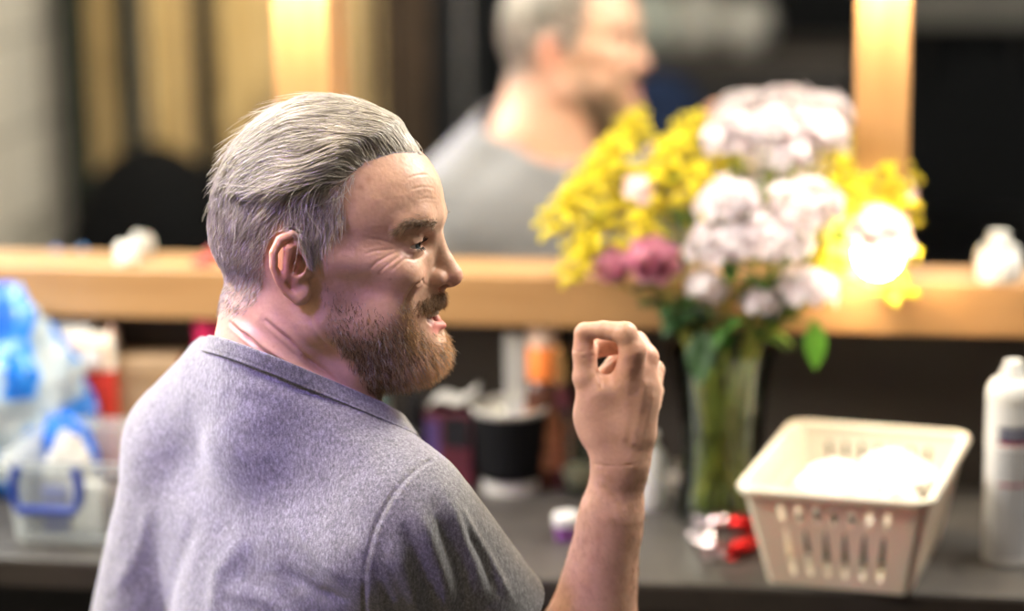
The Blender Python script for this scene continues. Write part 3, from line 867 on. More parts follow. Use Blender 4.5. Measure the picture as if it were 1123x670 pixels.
for sg in (-1, 1):
    hip = hipc + ax2*sg*95; knee = hip + fw_*300 + ax2*sg*150
    c = np.array([knee[0], zf+44, knee[2]]) - fw_*5
    V_, Q_ = extract(lambda p: smax(smin(d_ell(p, c+fw_*20, (48, 40, 140), np.stack([ax2, np.array([0,1.,0]), fw_], 1)), d_cone(p, c-fw_*50, c-fw_*45+np.array([0,70,0]), 46, 44), 20), zf+2-p[:,1], 1), c-200, c+200, 7)
    np_mesh('shoe', to_world(V_), Q_, M_shoe, man)
hw = to_world(hipc)
st = empty('stool', (hw[0], hw[1], 0), 'round black stool under the seated man', 'stool')
M_vin = plain('black_stool_vinyl', (.015,.015,.017), .4); M_chr = plain('brushed_steel', (.5,.5,.5), .25, metal=1)
child(MB().lathe([(0,.40),(.17,.40),(.19,.415),(.195,.44),(.185,.465),(.16,.472),(0,.474)], 48, (hw[0], hw[1], 0)), 'seat', M_vin, st)
child(MB().lathe([(0,.03),(.03,.03),(.03,.40),(0,.40)], 24, (hw[0], hw[1], 0)), 'column', M_chr, st)
child(MB().lathe([(0,0),(.21,0),(.215,.008),(.19,.018),(.04,.035),(0,.035)], 48, (hw[0], hw[1], 0)), 'base', M_chr, st)
print('person lower', __import__('time').time()-t0_)
# ================================================================ hair, beard, brows
def strands(name, pts, rad, colr, mat, parent, sides=3):
    """pts (M,N,3) world; rad (M,N) m; colr (M,N,3)"""
    M_, N_, _ = pts.shape
    T = np.gradient(pts, axis=1); T /= np.maximum(np.linalg.norm(T, axis=2, keepdims=True), 1e-12)
    ref = np.array([.31,.52,.80]); U = np.cross(T, ref); U /= np.maximum(np.linalg.norm(U, axis=2, keepdims=True), 1e-9); Wv = np.cross(T, U)
    rings = np.stack([pts + (U*math.cos(2*PI*k/sides) + Wv*math.sin(2*PI*k/sides))*rad[..., None] for k in range(sides)], 2)   # M,N,sides,3
    V = rings.reshape(-1, 3); c = np.repeat(colr[:, :, None], sides, 2).reshape(-1, 3)
    i = np.arange(M_)[:, None, None]*N_*sides; j = np.arange(N_-1)[None, :, None]*sides; k = np.arange(sides)[None, None, :]; kn = (k+1) % sides
    Q = np.stack(np.broadcast_arrays(i+j+k, i+j+kn, i+j+sides+kn, i+j+sides+k), -1).reshape(-1, 4)
    return np_mesh(name, V, Q, mat, parent, True, {'hair_colour': c})
def hair_mat(nm, rough=.38, spec=.5, trans=.25):
    t = NT(nm); a = t.attr('hair_colour'); t.color(a).set(Roughness=rough); t.p.inputs['Specular IOR Level'].default_value = spec
    tr = t.node('ShaderNodeBsdfTranslucent'); t.l(a, tr.inputs['Color'])
    mx = t.node('ShaderNodeMixShader'); mx.inputs[0].default_value = trans
    t.l(t.p.outputs[0], mx.inputs[1]); t.l(tr.outputs[0], mx.inputs[2]); t.l(mx.outputs[0], t.out.inputs[0]); return t.m
M_hair = hair_mat('silver_hair'); M_beard = hair_mat('ginger_brown_beard', .45, .4, .2)

qV = head_in(VH); nV = head_in(NH)
smv = scalp_mask(qV)
YT = lambda y: hp(330, y)[1]
def topness(q):
    """1 where the long hair of the top grows"""
    x, z, s = seen(q)
    b = np.interp(x, [-110, -70, 0, 40, 60, 90], [YT(218), YT(225), YT(220), YT(204), YT(190), YT(176)])   # lower border of long hair
    return smooth01(z-b, -8, 10)
def hmax(q):
    tp = topness(q); x = q[:, 0]
    top = np.interp(x, [-120, -90, -50, 0, 60, 100, 130], [3, 7, 15, 23, 23, 17, 10])
    return (2.5*(1-tp) + top*tp)*np.clip((scalp_lim(q)-seen(q)[0])/42, .12, 1)
def flow(q):
    x, z, s = q[:, 0], q[:, 1], q[:, 2]; sg = np.sign(s+1e-6); a = np.abs(s)
    tp = topness(q)
    w = vnoise(q/28.0, 41); w2 = vnoise(q/15.0, 42)
    front = smooth01(x, 10, 110)
    edge = 1-smooth01(scalp_lim(q)-seen(q)[0], 0, 34); dx = -1.0 + .15*w; dz = -.15 + .28*front - .35*smooth01(-x, 20, 90) + .75*w + .3*w2 + 1.1*edge; ds = sg*(.25*smooth01(a, 5, 40)) + .25*w2
    top = np.stack([dx, dz, ds], 1)
    back = smooth01(-x, 10, 70)
    sx = -.12 - .5*smooth01(-x, -5, 25) - .05*back + .2*w2; sz = -.85 + .15*w; ss = sg*.0 + .15*w2
    side = np.stack([sx*(1-.5*back), sz, ss], 1)
    d = top*tp[:, None] + side*(1-tp[:, None])
    return d/np.linalg.norm(d, axis=1, keepdims=True)
def grow(q0, n0, length, hgt, N_, flw, lift=0.0, rndm=0.0, seed=1, f=head_sdf, settle=.35, hfun=None):
    q = q0.copy(); out = [q0 - n0*1.0]
    r_ = np.random.default_rng(seed); rd = r_.normal(size=q0.shape)*rndm
    for i in range(1, N_):
        t = i/(N_-1)
        n = grad(f, q.astype(f32), 1.0)
        d = flw(q) + rd; d = d - n*(d*n).sum(1, keepdims=True); d /= np.maximum(np.linalg.norm(d, axis=1, keepdims=True), 1e-6)
        q = q + d*(length/(N_-1))[:, None]
        tgt = (hgt*hfun(q) if hfun else hgt)*min(1.0, (t/settle))**.7 + lift*t*t
        q = q + n*((tgt - f(q.astype(f32)))*.8)[:, None]
        out.append(q.copy())
    return np.stack(out, 1)
r2 = np.random.default_rng(5)
near = np.where(smv > .02)[0]
def pick(prob, n):
    idx = r2.choice(near, size=n*4); idx = idx[r2.random(len(idx)) < prob[idx]][:n]; return idx
tpv = topness(qV)
jit = lambda q: q + r2.normal(size=q.shape)*.4
# --- short hair of the sides and the back
i1 = pick(smv*(1-tpv*.8)*(.10+.45*smooth01(qV[:,1], YT(350), YT(300))+.45*smooth01(qV[:,1], YT(310), YT(240))), 13000)
q0 = jit(qV[i1]); ln = 7 + 12*smooth01(q0[:, 1], YT(300), YT(225)) ; ln *= r2.uniform(.7, 1.2, len(ln))
ln = ln*(.65+.35*smv[i1])
short = grow(q0, nV[i1], ln, 2.0+ r2.random(len(ln))*3.5*smooth01(q0[:,1], YT(310), YT(240)), 5, flow, 1.2, .22, 2, f=lambda q: skin_sdf(head_out(q).astype(f32)))
# --- long hair: guides, then clumped strands
gi = pick(smv*tpv, 420); gq = qV[gi]
def lenf(q): return np.interp(q[:, 0], [-110, -60, 0, 60, 110], [34, 52, 78, 92, 84])
gh = r2.uniform(.55, 1.0, len(gq)); NL = 15
gl = lenf(gq)*r2.uniform(.8, 1.15, len(gq))
G = grow(gq, nV[gi], gl, gh, NL, flow, 0, .10, 3, settle=.2, hfun=hmax)
i2 = pick(smv*tpv*(.6+.4*(1-smooth01(scalp_lim(qV)-seen(qV)[0], 10, 40))), 16000); q0 = jit(qV[i2])
# nearest guide
ng = np.concatenate([((c[:, None]-gq[None])**2).sum(2).argmin(1) for c in np.array_split(q0, 20)])
hh = r2.uniform(.30, 1.10, len(q0)); ll = lenf(q0)*r2.uniform(.75, 1.15, len(q0))
Lg = grow(q0, nV[i2], ll, hh, NL, flow, 0, .10, 4, settle=.12, hfun=hmax)
tt = np.linspace(0, 1, NL)[None, :, None]
off = (q0-gq[ng])[:, None]; tgtp = G[ng] + off*(1-.75*tt) + (r2.normal(size=(len(q0), 1, 3))*2.2)*tt
cl = (r2.uniform(.25, .95, len(q0)))[:, None, None]*tt**.8
longh = Lg*(1-cl) + tgtp*cl
def clear_ear(A):
    X = A[..., 0]*_cy - np.abs(A[..., 2])*_sy*.9; Z = A[..., 1] - .20*np.abs(A[..., 2])
    e = ((X-(321-338))/21)**2 + ((Z-hp(330, 292)[1])/37)**2
    return ~((e < 1) & (np.abs(A[..., 2]) > 45)).any(1)
short = short[clear_ear(short)]; longh = longh[clear_ear(longh)]
# --- flyaways
i3 = pick(smv*tpv, 260); q0 = qV[i3]
fly = grow(q0, nV[i3], lenf(q0)*r2.uniform(.5, 1.1, len(q0)), hmax(q0), NL, flow, 6, .4, 6)
fly2i = pick(smv*smooth01(-qV[:, 0], 70, 100)*smooth01(qV[:, 1], YT(230), YT(195)), 60); q0 = qV[fly2i]
tuft = grow(q0, nV[fly2i], 26*r2.uniform(.6, 1.1, len(q0)), hmax(q0)+1, NL, flow, 7, .35, 7)
def hcol(P_, seed, root=(.30,.26,.235), tip=(.88,.82,.72)):
    r_ = np.random.default_rng(seed); M_, N_, _ = P_.shape
    k = np.clip(r_.normal(.55, .28, (M_, 1)) + .25*np.linspace(-.8, .6, N_)[None], 0, 1)
    c = np.array(root)[None, None]*(1-k[..., None]) + np.array(tip)[None, None]*k[..., None]
    fl = P_.reshape(-1, 3); nz_ = vnoise(fl/26.0, 51).reshape(M_, N_)
    fr_ = smooth01(fl[:, 0], 0, 110).reshape(M_, N_)[..., None]; c = c*(1-.35*fr_) + np.array([.88,.80,.66])*.35*fr_
    return c*(1 + .30*nz_[..., None])
def W_(P_): return to_world(head_out(P_.reshape(-1, 3))).reshape(P_.shape)
def taper(P_, r, seed):
    r_ = np.random.default_rng(seed); M_, N_, _ = P_.shape
    return (r*r_.uniform(.7, 1.25, (M_, 1))*np.interp(np.linspace(0, 1, N_), [0, .6, 1], [1, .95, .25])[None])*UNIT
hair = strands('hair', np.concatenate([W_(longh), W_(fly), W_(tuft)]), np.concatenate([taper(longh, .36, 1), taper(fly, .22, 2), taper(tuft, .28, 2)]),
    np.concatenate([hcol(longh, 1), hcol(fly, 2), hcol(tuft, 3)]), M_hair, man)
cs = hcol(short, 4, (.26,.20,.18), (.72,.64,.58))
strands('cropped_hair', W_(short), taper(short, .27, 3), cs, M_hair, hair)
# underlying mass of the long hair
vm = (smv*tpv > .35); cap = qV + nV*(hmax(qV)*.40*smooth01(smv*tpv, .35, .9)*np.clip((scalp_lim(qV)-seen(qV)[0])/60, 0, 1)**1.2)[:, None]
Qm = QH[vm[QH].all(1)]; used, inv = np.unique(Qm, return_inverse=True)
np_mesh('hair_underlayer', W_(cap[used]), inv.reshape(Qm.shape), plain('grey_hair_mass', (.24,.215,.20), .8, .2, .3, 160), hair)

# --- beard
bmv, mmv = beard_mask(qV)
zc, xc = qV[:, 1], qV[:, 0]
chin = smooth01(xc, 405-338, 455-338)*smooth01(-zc, 55, 95)
def bflow(q):
    x, z, s = q[:, 0], q[:, 1], q[:, 2]; f = smooth01(x, 60, 125)
    w = vnoise(q/12.0, 61); w2 = vnoise(q/6.0, 62)
    d = np.stack([.15 + .5*f + .35*w, -1 + .25*f + .2*w2, .35*w2 + .15*np.sign(s)*0], 1)
    return d/np.linalg.norm(d, axis=1, keepdims=True)
def bgrow(q0, n0, length, out, N_, seed, flw=bflow, curl=.5):
    r_ = np.random.default_rng(seed); pts = [q0 - n0]; q = q0.copy(); rd = r_.normal(size=q0.shape)*.28
    d = flw(q); d = d - n0*(d*n0).sum(1, keepdims=True); d = d + n0*out[:, None] + rd; d /= np.linalg.norm(d, axis=1, keepdims=True)
    ph = r_.uniform(0, 6.28, len(q0)); a1 = np.cross(d, n0); 
    for i in range(1, N_):
        ph2 = ph + i*1.1
        dd = d + a1*(np.sin(ph2)*curl)[:, None] + n0*(np.cos(ph2)*curl*.5)[:, None] + np.array([0, -.08*i, 0])
        dd /= np.linalg.norm(dd, axis=1, keepdims=True)
        q = q + dd*(length/(N_-1))[:, None]; pts.append(q.copy())
    return np.stack(pts, 1)
near = np.where(bmv > .02)[0]
ib = pick(bmv*(.30+.70*np.maximum(smooth01(-zc, 30, 75), smooth01(xc, 95, 108))), 11000); q0 = jit(qV[ib])
ch = chin[ib]; ln = (4.5 + 3*smooth01(-q0[:, 1], 30, 80) + 8*ch)*r2.uniform(.55, 1.35, len(ib))
B = bgrow(q0, nV[ib], ln, .45+.35*ch, 9, 8, curl=.65)
near = np.where(mmv > .05)[0]
im = pick(mmv, 2600); qm = jit(qV[im])
def mflow(q):
    s = q[:, 2]; d = np.stack([.25-.5*np.abs(s)/26, -.75+0*s, np.sign(s)*.75*np.clip(np.abs(s)/12, 0, 1)], 1)
    return d/np.linalg.norm(d, axis=1, keepdims=True)
Mo = bgrow(qm, nV[im], 8*r2.uniform(.6, 1.2, len(im)), np.full(len(im), .30), 8, 9, mflow, .22)
def bcol(P_, seed):
    r_ = np.random.default_rng(seed); M_, N_, _ = P_.shape; r0 = P_[:, 0]
    f = np.clip(smooth01(r0[:, 0], 425-338, 478-338)*.9 + .15, 0, 1)      # front of the chin is fair and ginger
    k = np.clip(r_.normal(0, .22, M_) + f, 0, 1)[:, None]
    c = np.array([.085,.052,.034])*(1-k) + np.array([.85,.56,.30])*k
    g = (r_.random(M_) < .16)[:, None]; c = np.where(g, np.array([.50,.45,.38]), c)
    sb = smooth01(-r0[:, 1], 35, 5)[:, None]*.7; c = c*(1-sb) + np.array([.30,.22,.18])*sb
    return np.repeat(c[:, None], N_, 1)*np.linspace(.8, 1.2, N_)[None, :, None]
beard = strands('beard', W_(B), taper(B, .24, 5), bcol(B, 5), M_beard, man)
km = np.random.default_rng(66).random((len(Mo), 1, 1)); cm = (np.array([.12,.065,.036])*(1-km) + np.array([.50,.29,.15])*km) + np.zeros(Mo.shape); strands('moustache', W_(Mo), taper(Mo, .30, 6), cm, M_beard, man)
# --- eyebrows
def brow_strands(sgn, seed, n=340):
    path = np.array([hp(478, 245, 12), hp(468, 242, 24), hp(456, 240.5, 36), hp(443, 243, 47), hp(430, 251, 56)])
    path = np.array([head_in(S(skin_sdf, xy)[0][None])[0] for xy in ((477,246),(468,243.5),(457,243),(445,246),(431,254))])
    r_ = np.random.default_rng(seed); u = r_.random(n)*3.9; k = u.astype(int); f = (u-k)[:, None]
    c = path[k]*(1-f) + path[k+1]*f; tg = path[k+1]-path[k]; tg /= np.linalg.norm(tg, axis=1, keepdims=True)
    c = c + np.array([0,1,0])*r_.normal(0, 2.6, n)[:, None]
    for _ in range(8):
        nn = grad(head_sdf, c.astype(f32)); c = c - nn*(head_sdf(c.astype(f32)))[:, None]*.9
    c = c + nn*.4
    tg = tg - nn*(tg*nn).sum(1, keepdims=True); d = tg + nn*.22 + np.array([0, .3, 0]) + r_.normal(0, .25, (n, 3)) ; d /= np.linalg.norm(d, axis=1, keepdims=True)
    ts = np.linspace(0, 1, 5)[None, :, None]; ln_ = r_.uniform(6, 11, n)[:, None, None]
    p = c[:, None] + d[:, None]*ln_*ts + nn[:, None]*(2.2*np.sin(ts*2.4)) + np.array([0,-2.0,0])*ts*ts
    p[..., 2] *= sgn; return p
rr_ = np.random.default_rng(9)
for bb_ in (brow_strands(1, 70), brow_strands(-1, 71)):
    kk = rr_.random((len(bb_), 1, 1))
    strands('eyebrow', W_(bb_), taper(bb_, .22, 8), np.array([.20,.135,.095])*(1-kk) + np.array([.44,.31,.21])*kk + np.zeros(bb_.shape), M_beard, man)
# --- eyelashes
for sgn in (1, -1):
    ls = []
    for up_, n_ in ((1, 46), (-1, 26)):
        for i in range(n_):
            a = -.75 + 1.5*i/(n_-1)
            e = EYE + np.array([math.cos(a)*(EYER+1.2), up_*3.0 - (.4 if up_ > 0 else 0), math.sin(a)*(EYER+1.2)])
            d = np.array([math.cos(a), .25*up_, math.sin(a)*1.1 + .12]); ll_ = 6.5 if up_ > 0 else 3.4
            t_ = np.linspace(0, 1, 5)[:, None]; p = e + d*ll_*t_ + np.array([0, up_*2.4, 0])*t_*t_ + rr_.normal(0, .2, 3)*t_
            p[:, 2] *= sgn; ls.append(p)
    ls = np.array(ls); strands('eyelashes', W_(ls), taper(ls, .24, 9), np.zeros(ls.shape)+np.array([.05,.035,.03]), M_beard, man)
# --- hair of the forearm
na = np.where((VA[:, 1] < P(680, 520)[1]) & (VA[:, 1] > P(650, 690)[1]))[0]
ia = rr_.choice(na, 1500); p0 = VA[ia]; n0 = NA[ia]; fd = (ELB-WR)/np.linalg.norm(ELB-WR)
d = fd*.2 + np.array([.35, -.3, .1]) + rr_.normal(0, .25, p0.shape); d = d - n0*(d*n0).sum(1, keepdims=True); d /= np.linalg.norm(d, axis=1, keepdims=True); d = d + n0*.35
ts = np.linspace(0, 1, 5)[None, :, None]; pa = p0[:, None] + d[:, None]*rr_.uniform(5, 12, (len(ia), 1, 1))*ts - n0[:, None]*2.0*ts*ts
strands('arm_hair', to_world(pa.reshape(-1, 3)).reshape(pa.shape), taper(pa, .14, 10), np.zeros(pa.shape)+np.array([.38,.24,.14]), M_beard, man)
print('hair done', __import__('time').time()-t0_)
# ================================================================ things on the counter
def stand(px, pyb, pyt, z=TABLE_Z):
    """base point on a surface, height to pyt, metres per pixel there"""
    p = at_z(px, pyb, z)
    while p[1] > WALL_Y-.045: pyb += 1.5; p = at_z(px, pyb, z)
    h = at_y(px, pyt, p[1])[2]-z
    return p, h, float(np.dot(p-CAM, _fw))/F
def turned(name, label, cat, p, parts, n=40, group=None, rz=0):
    """a lathe-made thing: parts = [(part, profile, material)] ; one part -> a single mesh"""
    r = empty(name, p, label, cat, group, rz)
    for nm, prof, m in parts:
        mb = MB().lathe(prof, n); mb.build(nm, m, r)
    return r
M_white = plain('white_plastic', (.60,.59,.565), .35, .5, .04, 20)
M_wpaper = plain('white_paper', (.56,.54,.51), .75, .3, .05, 60)
M_black = plain('black_card_sleeve', (.005,.005,.006), .8, .15, .2, 200, bump=.2)
M_glossblack = plain('glossy_black_plastic', (.01,.01,.012), .2)
def thin(nm, tint, rough=.03, haze=0.0, edge=.45):
    """thin clear wall: what lies behind shows through, edges and reflections catch light"""
    t = NT(nm); tr = t.node('ShaderNodeBsdfTransparent'); tr.inputs[0].default_value = (*tint, 1)
    n = t.noise(6, 2); t.color(t.ramp(n, [(.3, tuple(x*.92 for x in tint)), (.7, tint)])).set(Roughness=rough)
    t.p.inputs['Specular IOR Level'].default_value = .9
    lw = t.node('ShaderNodeLayerWeight'); lw.inputs['Blend'].default_value = .35
    mr = t.node('ShaderNodeMapRange'); mr.inputs['To Min'].default_value = haze; mr.inputs['To Max'].default_value = haze+edge
    t.l(lw.outputs['Fresnel'], mr.inputs['Value']); mx = t.node('ShaderNodeMixShader'); t.l(mr.outputs[0], mx.inputs[0])
    t.l(tr.outputs[0], mx.inputs[1]); t.l(t.p.outputs[0], mx.inputs[2]); t.l(mx.outputs[0], t.out.inputs[0]); return t.m
def thin_gloss(nm, tint):
    t = NT(nm); tr = t.node('ShaderNodeBsdfTransparent'); n = t.noise(6, 2); t.l(t.ramp(n, [(.3, tuple(x*.97 for x in tint)), (.7, tint)]), tr.inputs[0])
    g = t.node('ShaderNodeBsdfGlossy'); g.inputs['Roughness'].default_value = .04; g.inputs['Color'].default_value = (.9,.95,.9,1)
    lw = t.node('ShaderNodeFresnel'); lw.inputs['IOR'].default_value = 1.35; mx = t.node('ShaderNodeMixShader')
    t.l(lw.outputs[0], mx.inputs[0]); t.l(tr.outputs[0], mx.inputs[1]); t.l(g.outputs[0], mx.inputs[2]); t.l(mx.outputs[0], t.out.inputs[0]); return t.m
M_glass = thin_gloss('clear_glass', (.90,.93,.88)); M_clear = M_glass
# ---- black takeaway cup
p, h, k = stand(561, 535, 443)
rb, rt_ = 31*k, 42*k
cup = empty('coffee_cup', p, 'black sleeved takeaway coffee cup with a pale rim, right of the bearded chin', 'cup')
MB().lathe([(0,.004),(rb-.003,.004),(rb-.002,0),(rb,.0),(rb+(rt_-rb)*.96,h*.96),(rt_,h*.965),(rt_+.0022,h*.985),(rt_,h),(rt_-.002,h*.99),(rb+(rt_-rb)*.8-.002,h*.85),(0,h*.85)], 56).build('paper_cup', M_wpaper, cup)
sl = [(rb+.0015+(rt_-rb)*t_, h*t_) for t_ in np.linspace(.16, .93, 12)]
mb = MB(); nr = 96
vs = []; fs = []
for i, (r, z) in enumerate(sl):
    for j in range(nr):
        a = 2*PI*j/nr; rr = r + (.0008 if j % 2 else 0); vs.append((rr*math.cos(a), rr*math.sin(a), z))
for i in range(len(sl)-1):
    for j in range(nr): l = (j+1) % nr; fs.append((i*nr+j, i*nr+l, (i+1)*nr+l, (i+1)*nr+j))
mb.add(vs, fs).build('ribbed_sleeve', M_black, cup, solid=.0008)
MB().lathe([(0,h*.86),(rt_-.004,h*.86),(rt_-.004,h*.862),(0,h*.862)], 40).build('milk_foam', plain('milk_foam', (.90,.88,.74), .6, .3, .08, 90), cup)

# ---- vase
p, h, k = stand(792, 566, 382); VP_ = p; VHt = h
prof_o = [(0,0),(47*k,0),(52*k,.004),(51*k,h*.06),(45*k,h*.25),(43*k,h*.42),(46*k,h*.66),(52*k,h*.86),(58*k,h)]
prof_i = [(56*k,h-.001),(49.5*k,h*.86),(43.5*k,h*.66),(40.5*k,h*.42),(42*k,h*.25),(46*k,h*.09),(0,h*.07)]
vase = empty('glass_vase', p, 'flared clear glass vase full of flower stems, left of the white basket', 'vase')
MB().lathe(prof_o+prof_i, 64).build('glass', M_glass, vase)
M_water = thin_gloss('vase_water', (.93,.95,.80))
MB().lathe([(0,h*.075),(45*k,h*.095),(41.3*k,h*.25),(39.8*k,h*.42),(41*k,h*.52),(0,h*.52)], 48).build('water', M_water, vase)

# ---- basket with slots
BH = .120
cw = [at_z(818,536,TABLE_Z+BH), at_z(1024,550,TABLE_Z+BH), at_z(1053,478,TABLE_Z+BH), at_z(867,462,TABLE_Z+BH)]
e1 = (cw[1]-cw[0]+cw[2]-cw[3])/2; e2 = (cw[3]-cw[0]+cw[2]-cw[1])/2
WT, DT = float(np.linalg.norm(e1)), float(np.linalg.norm(e2)); brz = math.atan2(e1[1], e1[0])
bc = sum(cw)/4; print('basket', WT, DT, math.degrees(brz))
M_bask = plain('cream_white_plastic', (.66,.60,.49), .38, .5, .04, 15, sss=.1)
bask = empty('plastic_basket', (bc[0], bc[1], TABLE_Z), 'cream plastic basket with slotted sides, holding white tissues, left of the spray can', 'basket', rz=brz)
sc_b = .77; TH = .0022
def slot_curve(w, h_, n, r0, rows):
    cu = bpy.data.curves.new('c', 'CURVE'); cu.dimensions = '2D'; cu.fill_mode = 'BOTH'; cu.extrude = TH/2
    def spl(pts):
        s = cu.splines.new('POLY'); s.points.add(len(pts)-1)
        for i, (x, y) in enumerate(pts): s.points[i].co = (x, y, 0, 1)
        s.use_cyclic_u = True
    N = 14
    top = [(-w/2 + w*i/N, h_) for i in range(N+1)]; bot = [(w/2 - w*i/N, 0) for i in range(N+1)]
    spl(bot+top)
    for kind, yc, hh_ in rows:
        for i in range(n + (1 if kind == 'o' else 0)):
            m = n + (1 if kind == 'o' else 0); xc = w*.66*(i-(m-1)/2)/m*1.15
            pts = []
            for j in range(22):
                a = 2*PI*j/22; ww = .0052 if kind == 't' else .0036
                y = math.sin(a)*hh_; wf = ww*(1-.45*(y/hh_+1)/2*1.0) if kind == 't' else ww
                sx = math.copysign(abs(math.cos(a))**.7, math.cos(a))
                pts.append((xc+sx*wf, yc+y))
            spl(pts)
    o = bpy.data.objects.new('c', cu); COL.objects.link(o)
    bpy.context.view_layer.update()
    me = bpy.data.meshes.new_from_object(o.evaluated_get(bpy.context.evaluated_depsgraph_get()))
    vs = [tuple(v.co) for v in me.vertices]; fs = [tuple(pg.vertices) for pg in me.polygons]
    bpy.data.objects.remove(o); bpy.data.curves.remove(cu); bpy.data.meshes.remove(me)
    return vs, fs
wall_mb = MB()
for side, (w_, d_) in enumerate(((WT, DT), (DT, WT), (WT, DT), (DT, WT))):
    vs, fs = slot_curve(w_*.93, BH, 6 if side % 2 == 0 else 7, 0, [('t', BH*.36, BH*.245), ('o', BH*.76, BH*.085)])
    a = side*PI/2; out = []
    for x, y, z in vs:
        f_ = sc_b + (1-sc_b)*(y/BH); X_ = x*f_; Y_ = -(d_/2)*f_ + z
        out.append((X_*math.cos(a)-Y_*math.sin(a), X_*math.sin(a)+Y_*math.cos(a), y+.001))
    wall_mb.add(out, fs)
wall_mb.build('slotted_wall', M_bask, bask, smooth=False)
def rrect(w, d, r, n=8):
    pts = []
    for cx_, cy_, a0 in ((w/2-r, d/2-r, 0), (-w/2+r, d/2-r, PI/2), (-w/2+r, -d/2+r, PI), (w/2-r, -d/2+r, 1.5*PI)):
        for i in range(n+1): a = a0 + PI/2*i/n; pts.append((cx_+r*math.cos(a), cy_+r*math.sin(a)))
    return pts
def loft(rings, closed=True, cap0=False, cap1=False):
    mb = MB(); n = len(rings[0]); vs = [p for r in rings for p in r]; fs = []
    for i in range(len(rings)-1):
        for j in range(n): l = (j+1) % n; fs.append((i*n+j, i*n+l, (i+1)*n+l, (i+1)*n+j))
    if cap0: fs.append(tuple(range(n-1, -1, -1)))
    if cap1: fs.append(tuple((len(rings)-1)*n+j for j in range(n)))
    return mb.add(vs, fs)
R3 = lambda w, d, r, z: [(x, y, z) for x, y in rrect(w, d, r)]
# rounded corner posts between the four slotted walls + floor
for sx_ in (-1, 1):
    for sy_ in (-1, 1):
        rings = []
        for z_, f_ in ((.001, sc_b), (BH*.5, (1+sc_b)/2), (BH, 1)):
            cx_, cy_ = sx_*WT/2*f_, sy_*DT/2*f_; ww, dd_ = WT*.05*f_, DT*.05*f_
            arc = []
            for i in range(9):
                a = PI/2*i/8; arc.append((cx_ - sx_*ww*(1-math.cos(a)), cy_ - sy_*dd_*(1-math.sin(a)), z_))
            inn = [(x - sx_*TH, y - sy_*TH, z) for x, y, z in arc][::-1]
            rings.append(arc+inn)
        loft(rings, cap0=True, cap1=True).build('corner', M_bask, bask)
loft([R3(WT*sc_b, DT*sc_b, .012, 0), R3(WT*sc_b+.002, DT*sc_b+.002, .012, .004), R3(WT*sc_b-.004, DT*sc_b-.004, .012, .004), R3(.02, .02, .009, .004)], cap0=True, cap1=True).build('base', M_bask, bask)
loft([R3(WT-.006, DT-.006, .014, BH-.006), R3(WT+.012, DT+.012, .022, BH-.007), R3(WT+.015, DT+.015, .023, BH-.001), R3(WT+.010, DT+.010, .021, BH+.003), R3(WT-.002, DT-.002, .015, BH+.002), R3(WT-.007, DT-.007, .013, BH-.004), R3(WT-.006, DT-.006, .014, BH-.006)]).build('rim', M_bask, bask)
# tissues in the basket
def lump(name, c, r, mat, label, cat, group=None, seed=0, amp=.25, fr=3.0, n=48, kind=None, rot=0, fine=.06):
    mb = MB(); mb.ball((0,0,0), 1, n); V_ = np.array(mb.v)
    d = vnoise(V_*fr+seed*7.1, 80+seed)*amp + np.abs(vnoise(V_*fr*2.3+seed, 90+seed))*amp*.8 + vnoise(V_*fr*6, 70+seed)*fine
    V_ = V_*(1+d)[:, None]*np.array(r); V_[:, 2] = np.maximum(V_[:, 2], -r[2]*.82)
    mb.v = [tuple(v) for v in V_]
    o = mb.build(name, mat, None); o.location = tuple(c); o.rotation_euler = (0, 0, rot)
    o.location.z = c[2] + r[2]*.82
    tag(o, label, cat, group); return o
M_tis = plain('white_tissue', (.72,.71,.68), .9, .2, .03, 50, sss=.1)
Rb = Matrix.Rotation(brz, 3, 'Z')
def inb(x, y, z): v = Rb @ Vector((x, y, 0)); return (bc[0]+v.x, bc[1]+v.y, TABLE_Z+z)
for i, (x, y, z, r, lb) in enumerate(((-.022,-.01,.066,(.038,.042,.026),'crumpled white tissue lying left in the cream basket'),
        (.04,.030,.066,(.042,.036,.029),'crumpled white tissue at the back right corner in the basket'),
        (.038,-.036,.064,(.038,.028,.025),'crumpled white tissue nearest the front right of the basket'))):
    lump('tissue', inb(x, y, z), r, M_tis, lb, 'tissue', 'crumpled tissues in the basket', i+1)
M_navy = plain('dark_navy_cloth', (.012,.014,.022), .9, .2, .3, 60)
lump('cloth', inb(0, 0, .006), (.070,.060,.036), M_navy, 'dark navy cloth folded in the bottom of the slotted basket', 'cloth', None, 9, .12, 2)

# ---- spray can
p, h, k = stand(1105, 614, 396)
can = empty('spray_can', p, 'tall white hairspray can with navy and red label, right of the basket', 'spray can')
r = 28*k
MB().lathe([(0,.002),(r*.9,0),(r,.003),(r,.006),(r*.985,.009),(r*.985,h*.80),(r*.97,h*.82)], 64).build('can_body', plain('white_can_enamel', (.56,.56,.56), .3, .5, .03, 10, coat=.2), can)
MB().lathe([(r*.99,h*.815),(r*1.0,h*.83),(r*.97,h*.87),(r*.80,h*.905),(r*.55,h*.915),(r*.5,h*.92),(r*.48,h*.955),(r*.40,h*.96),(0,h*.96)], 64).build('cap_collar', M_white, can)
mb = MB().lathe([(r*.36,h*.955),(r*.37,h*.985),(r*.33,h),(r*.10,h*.998),(0,h*.994)], 32); mb.build('nozzle_button', M_white, can)
t = NT('printed_can_label'); tc = t.node('ShaderNodeTexCoord'); sp = t.node('ShaderNodeSeparateXYZ'); t.l(tc.outputs['Object'], sp.inputs[0])
mr = t.node('ShaderNodeMapRange'); mr.inputs['From Min'].default_value = h*.04; mr.inputs['From Max'].default_value = h*.70; t.l(sp.outputs['Z'], mr.inputs['Value'])
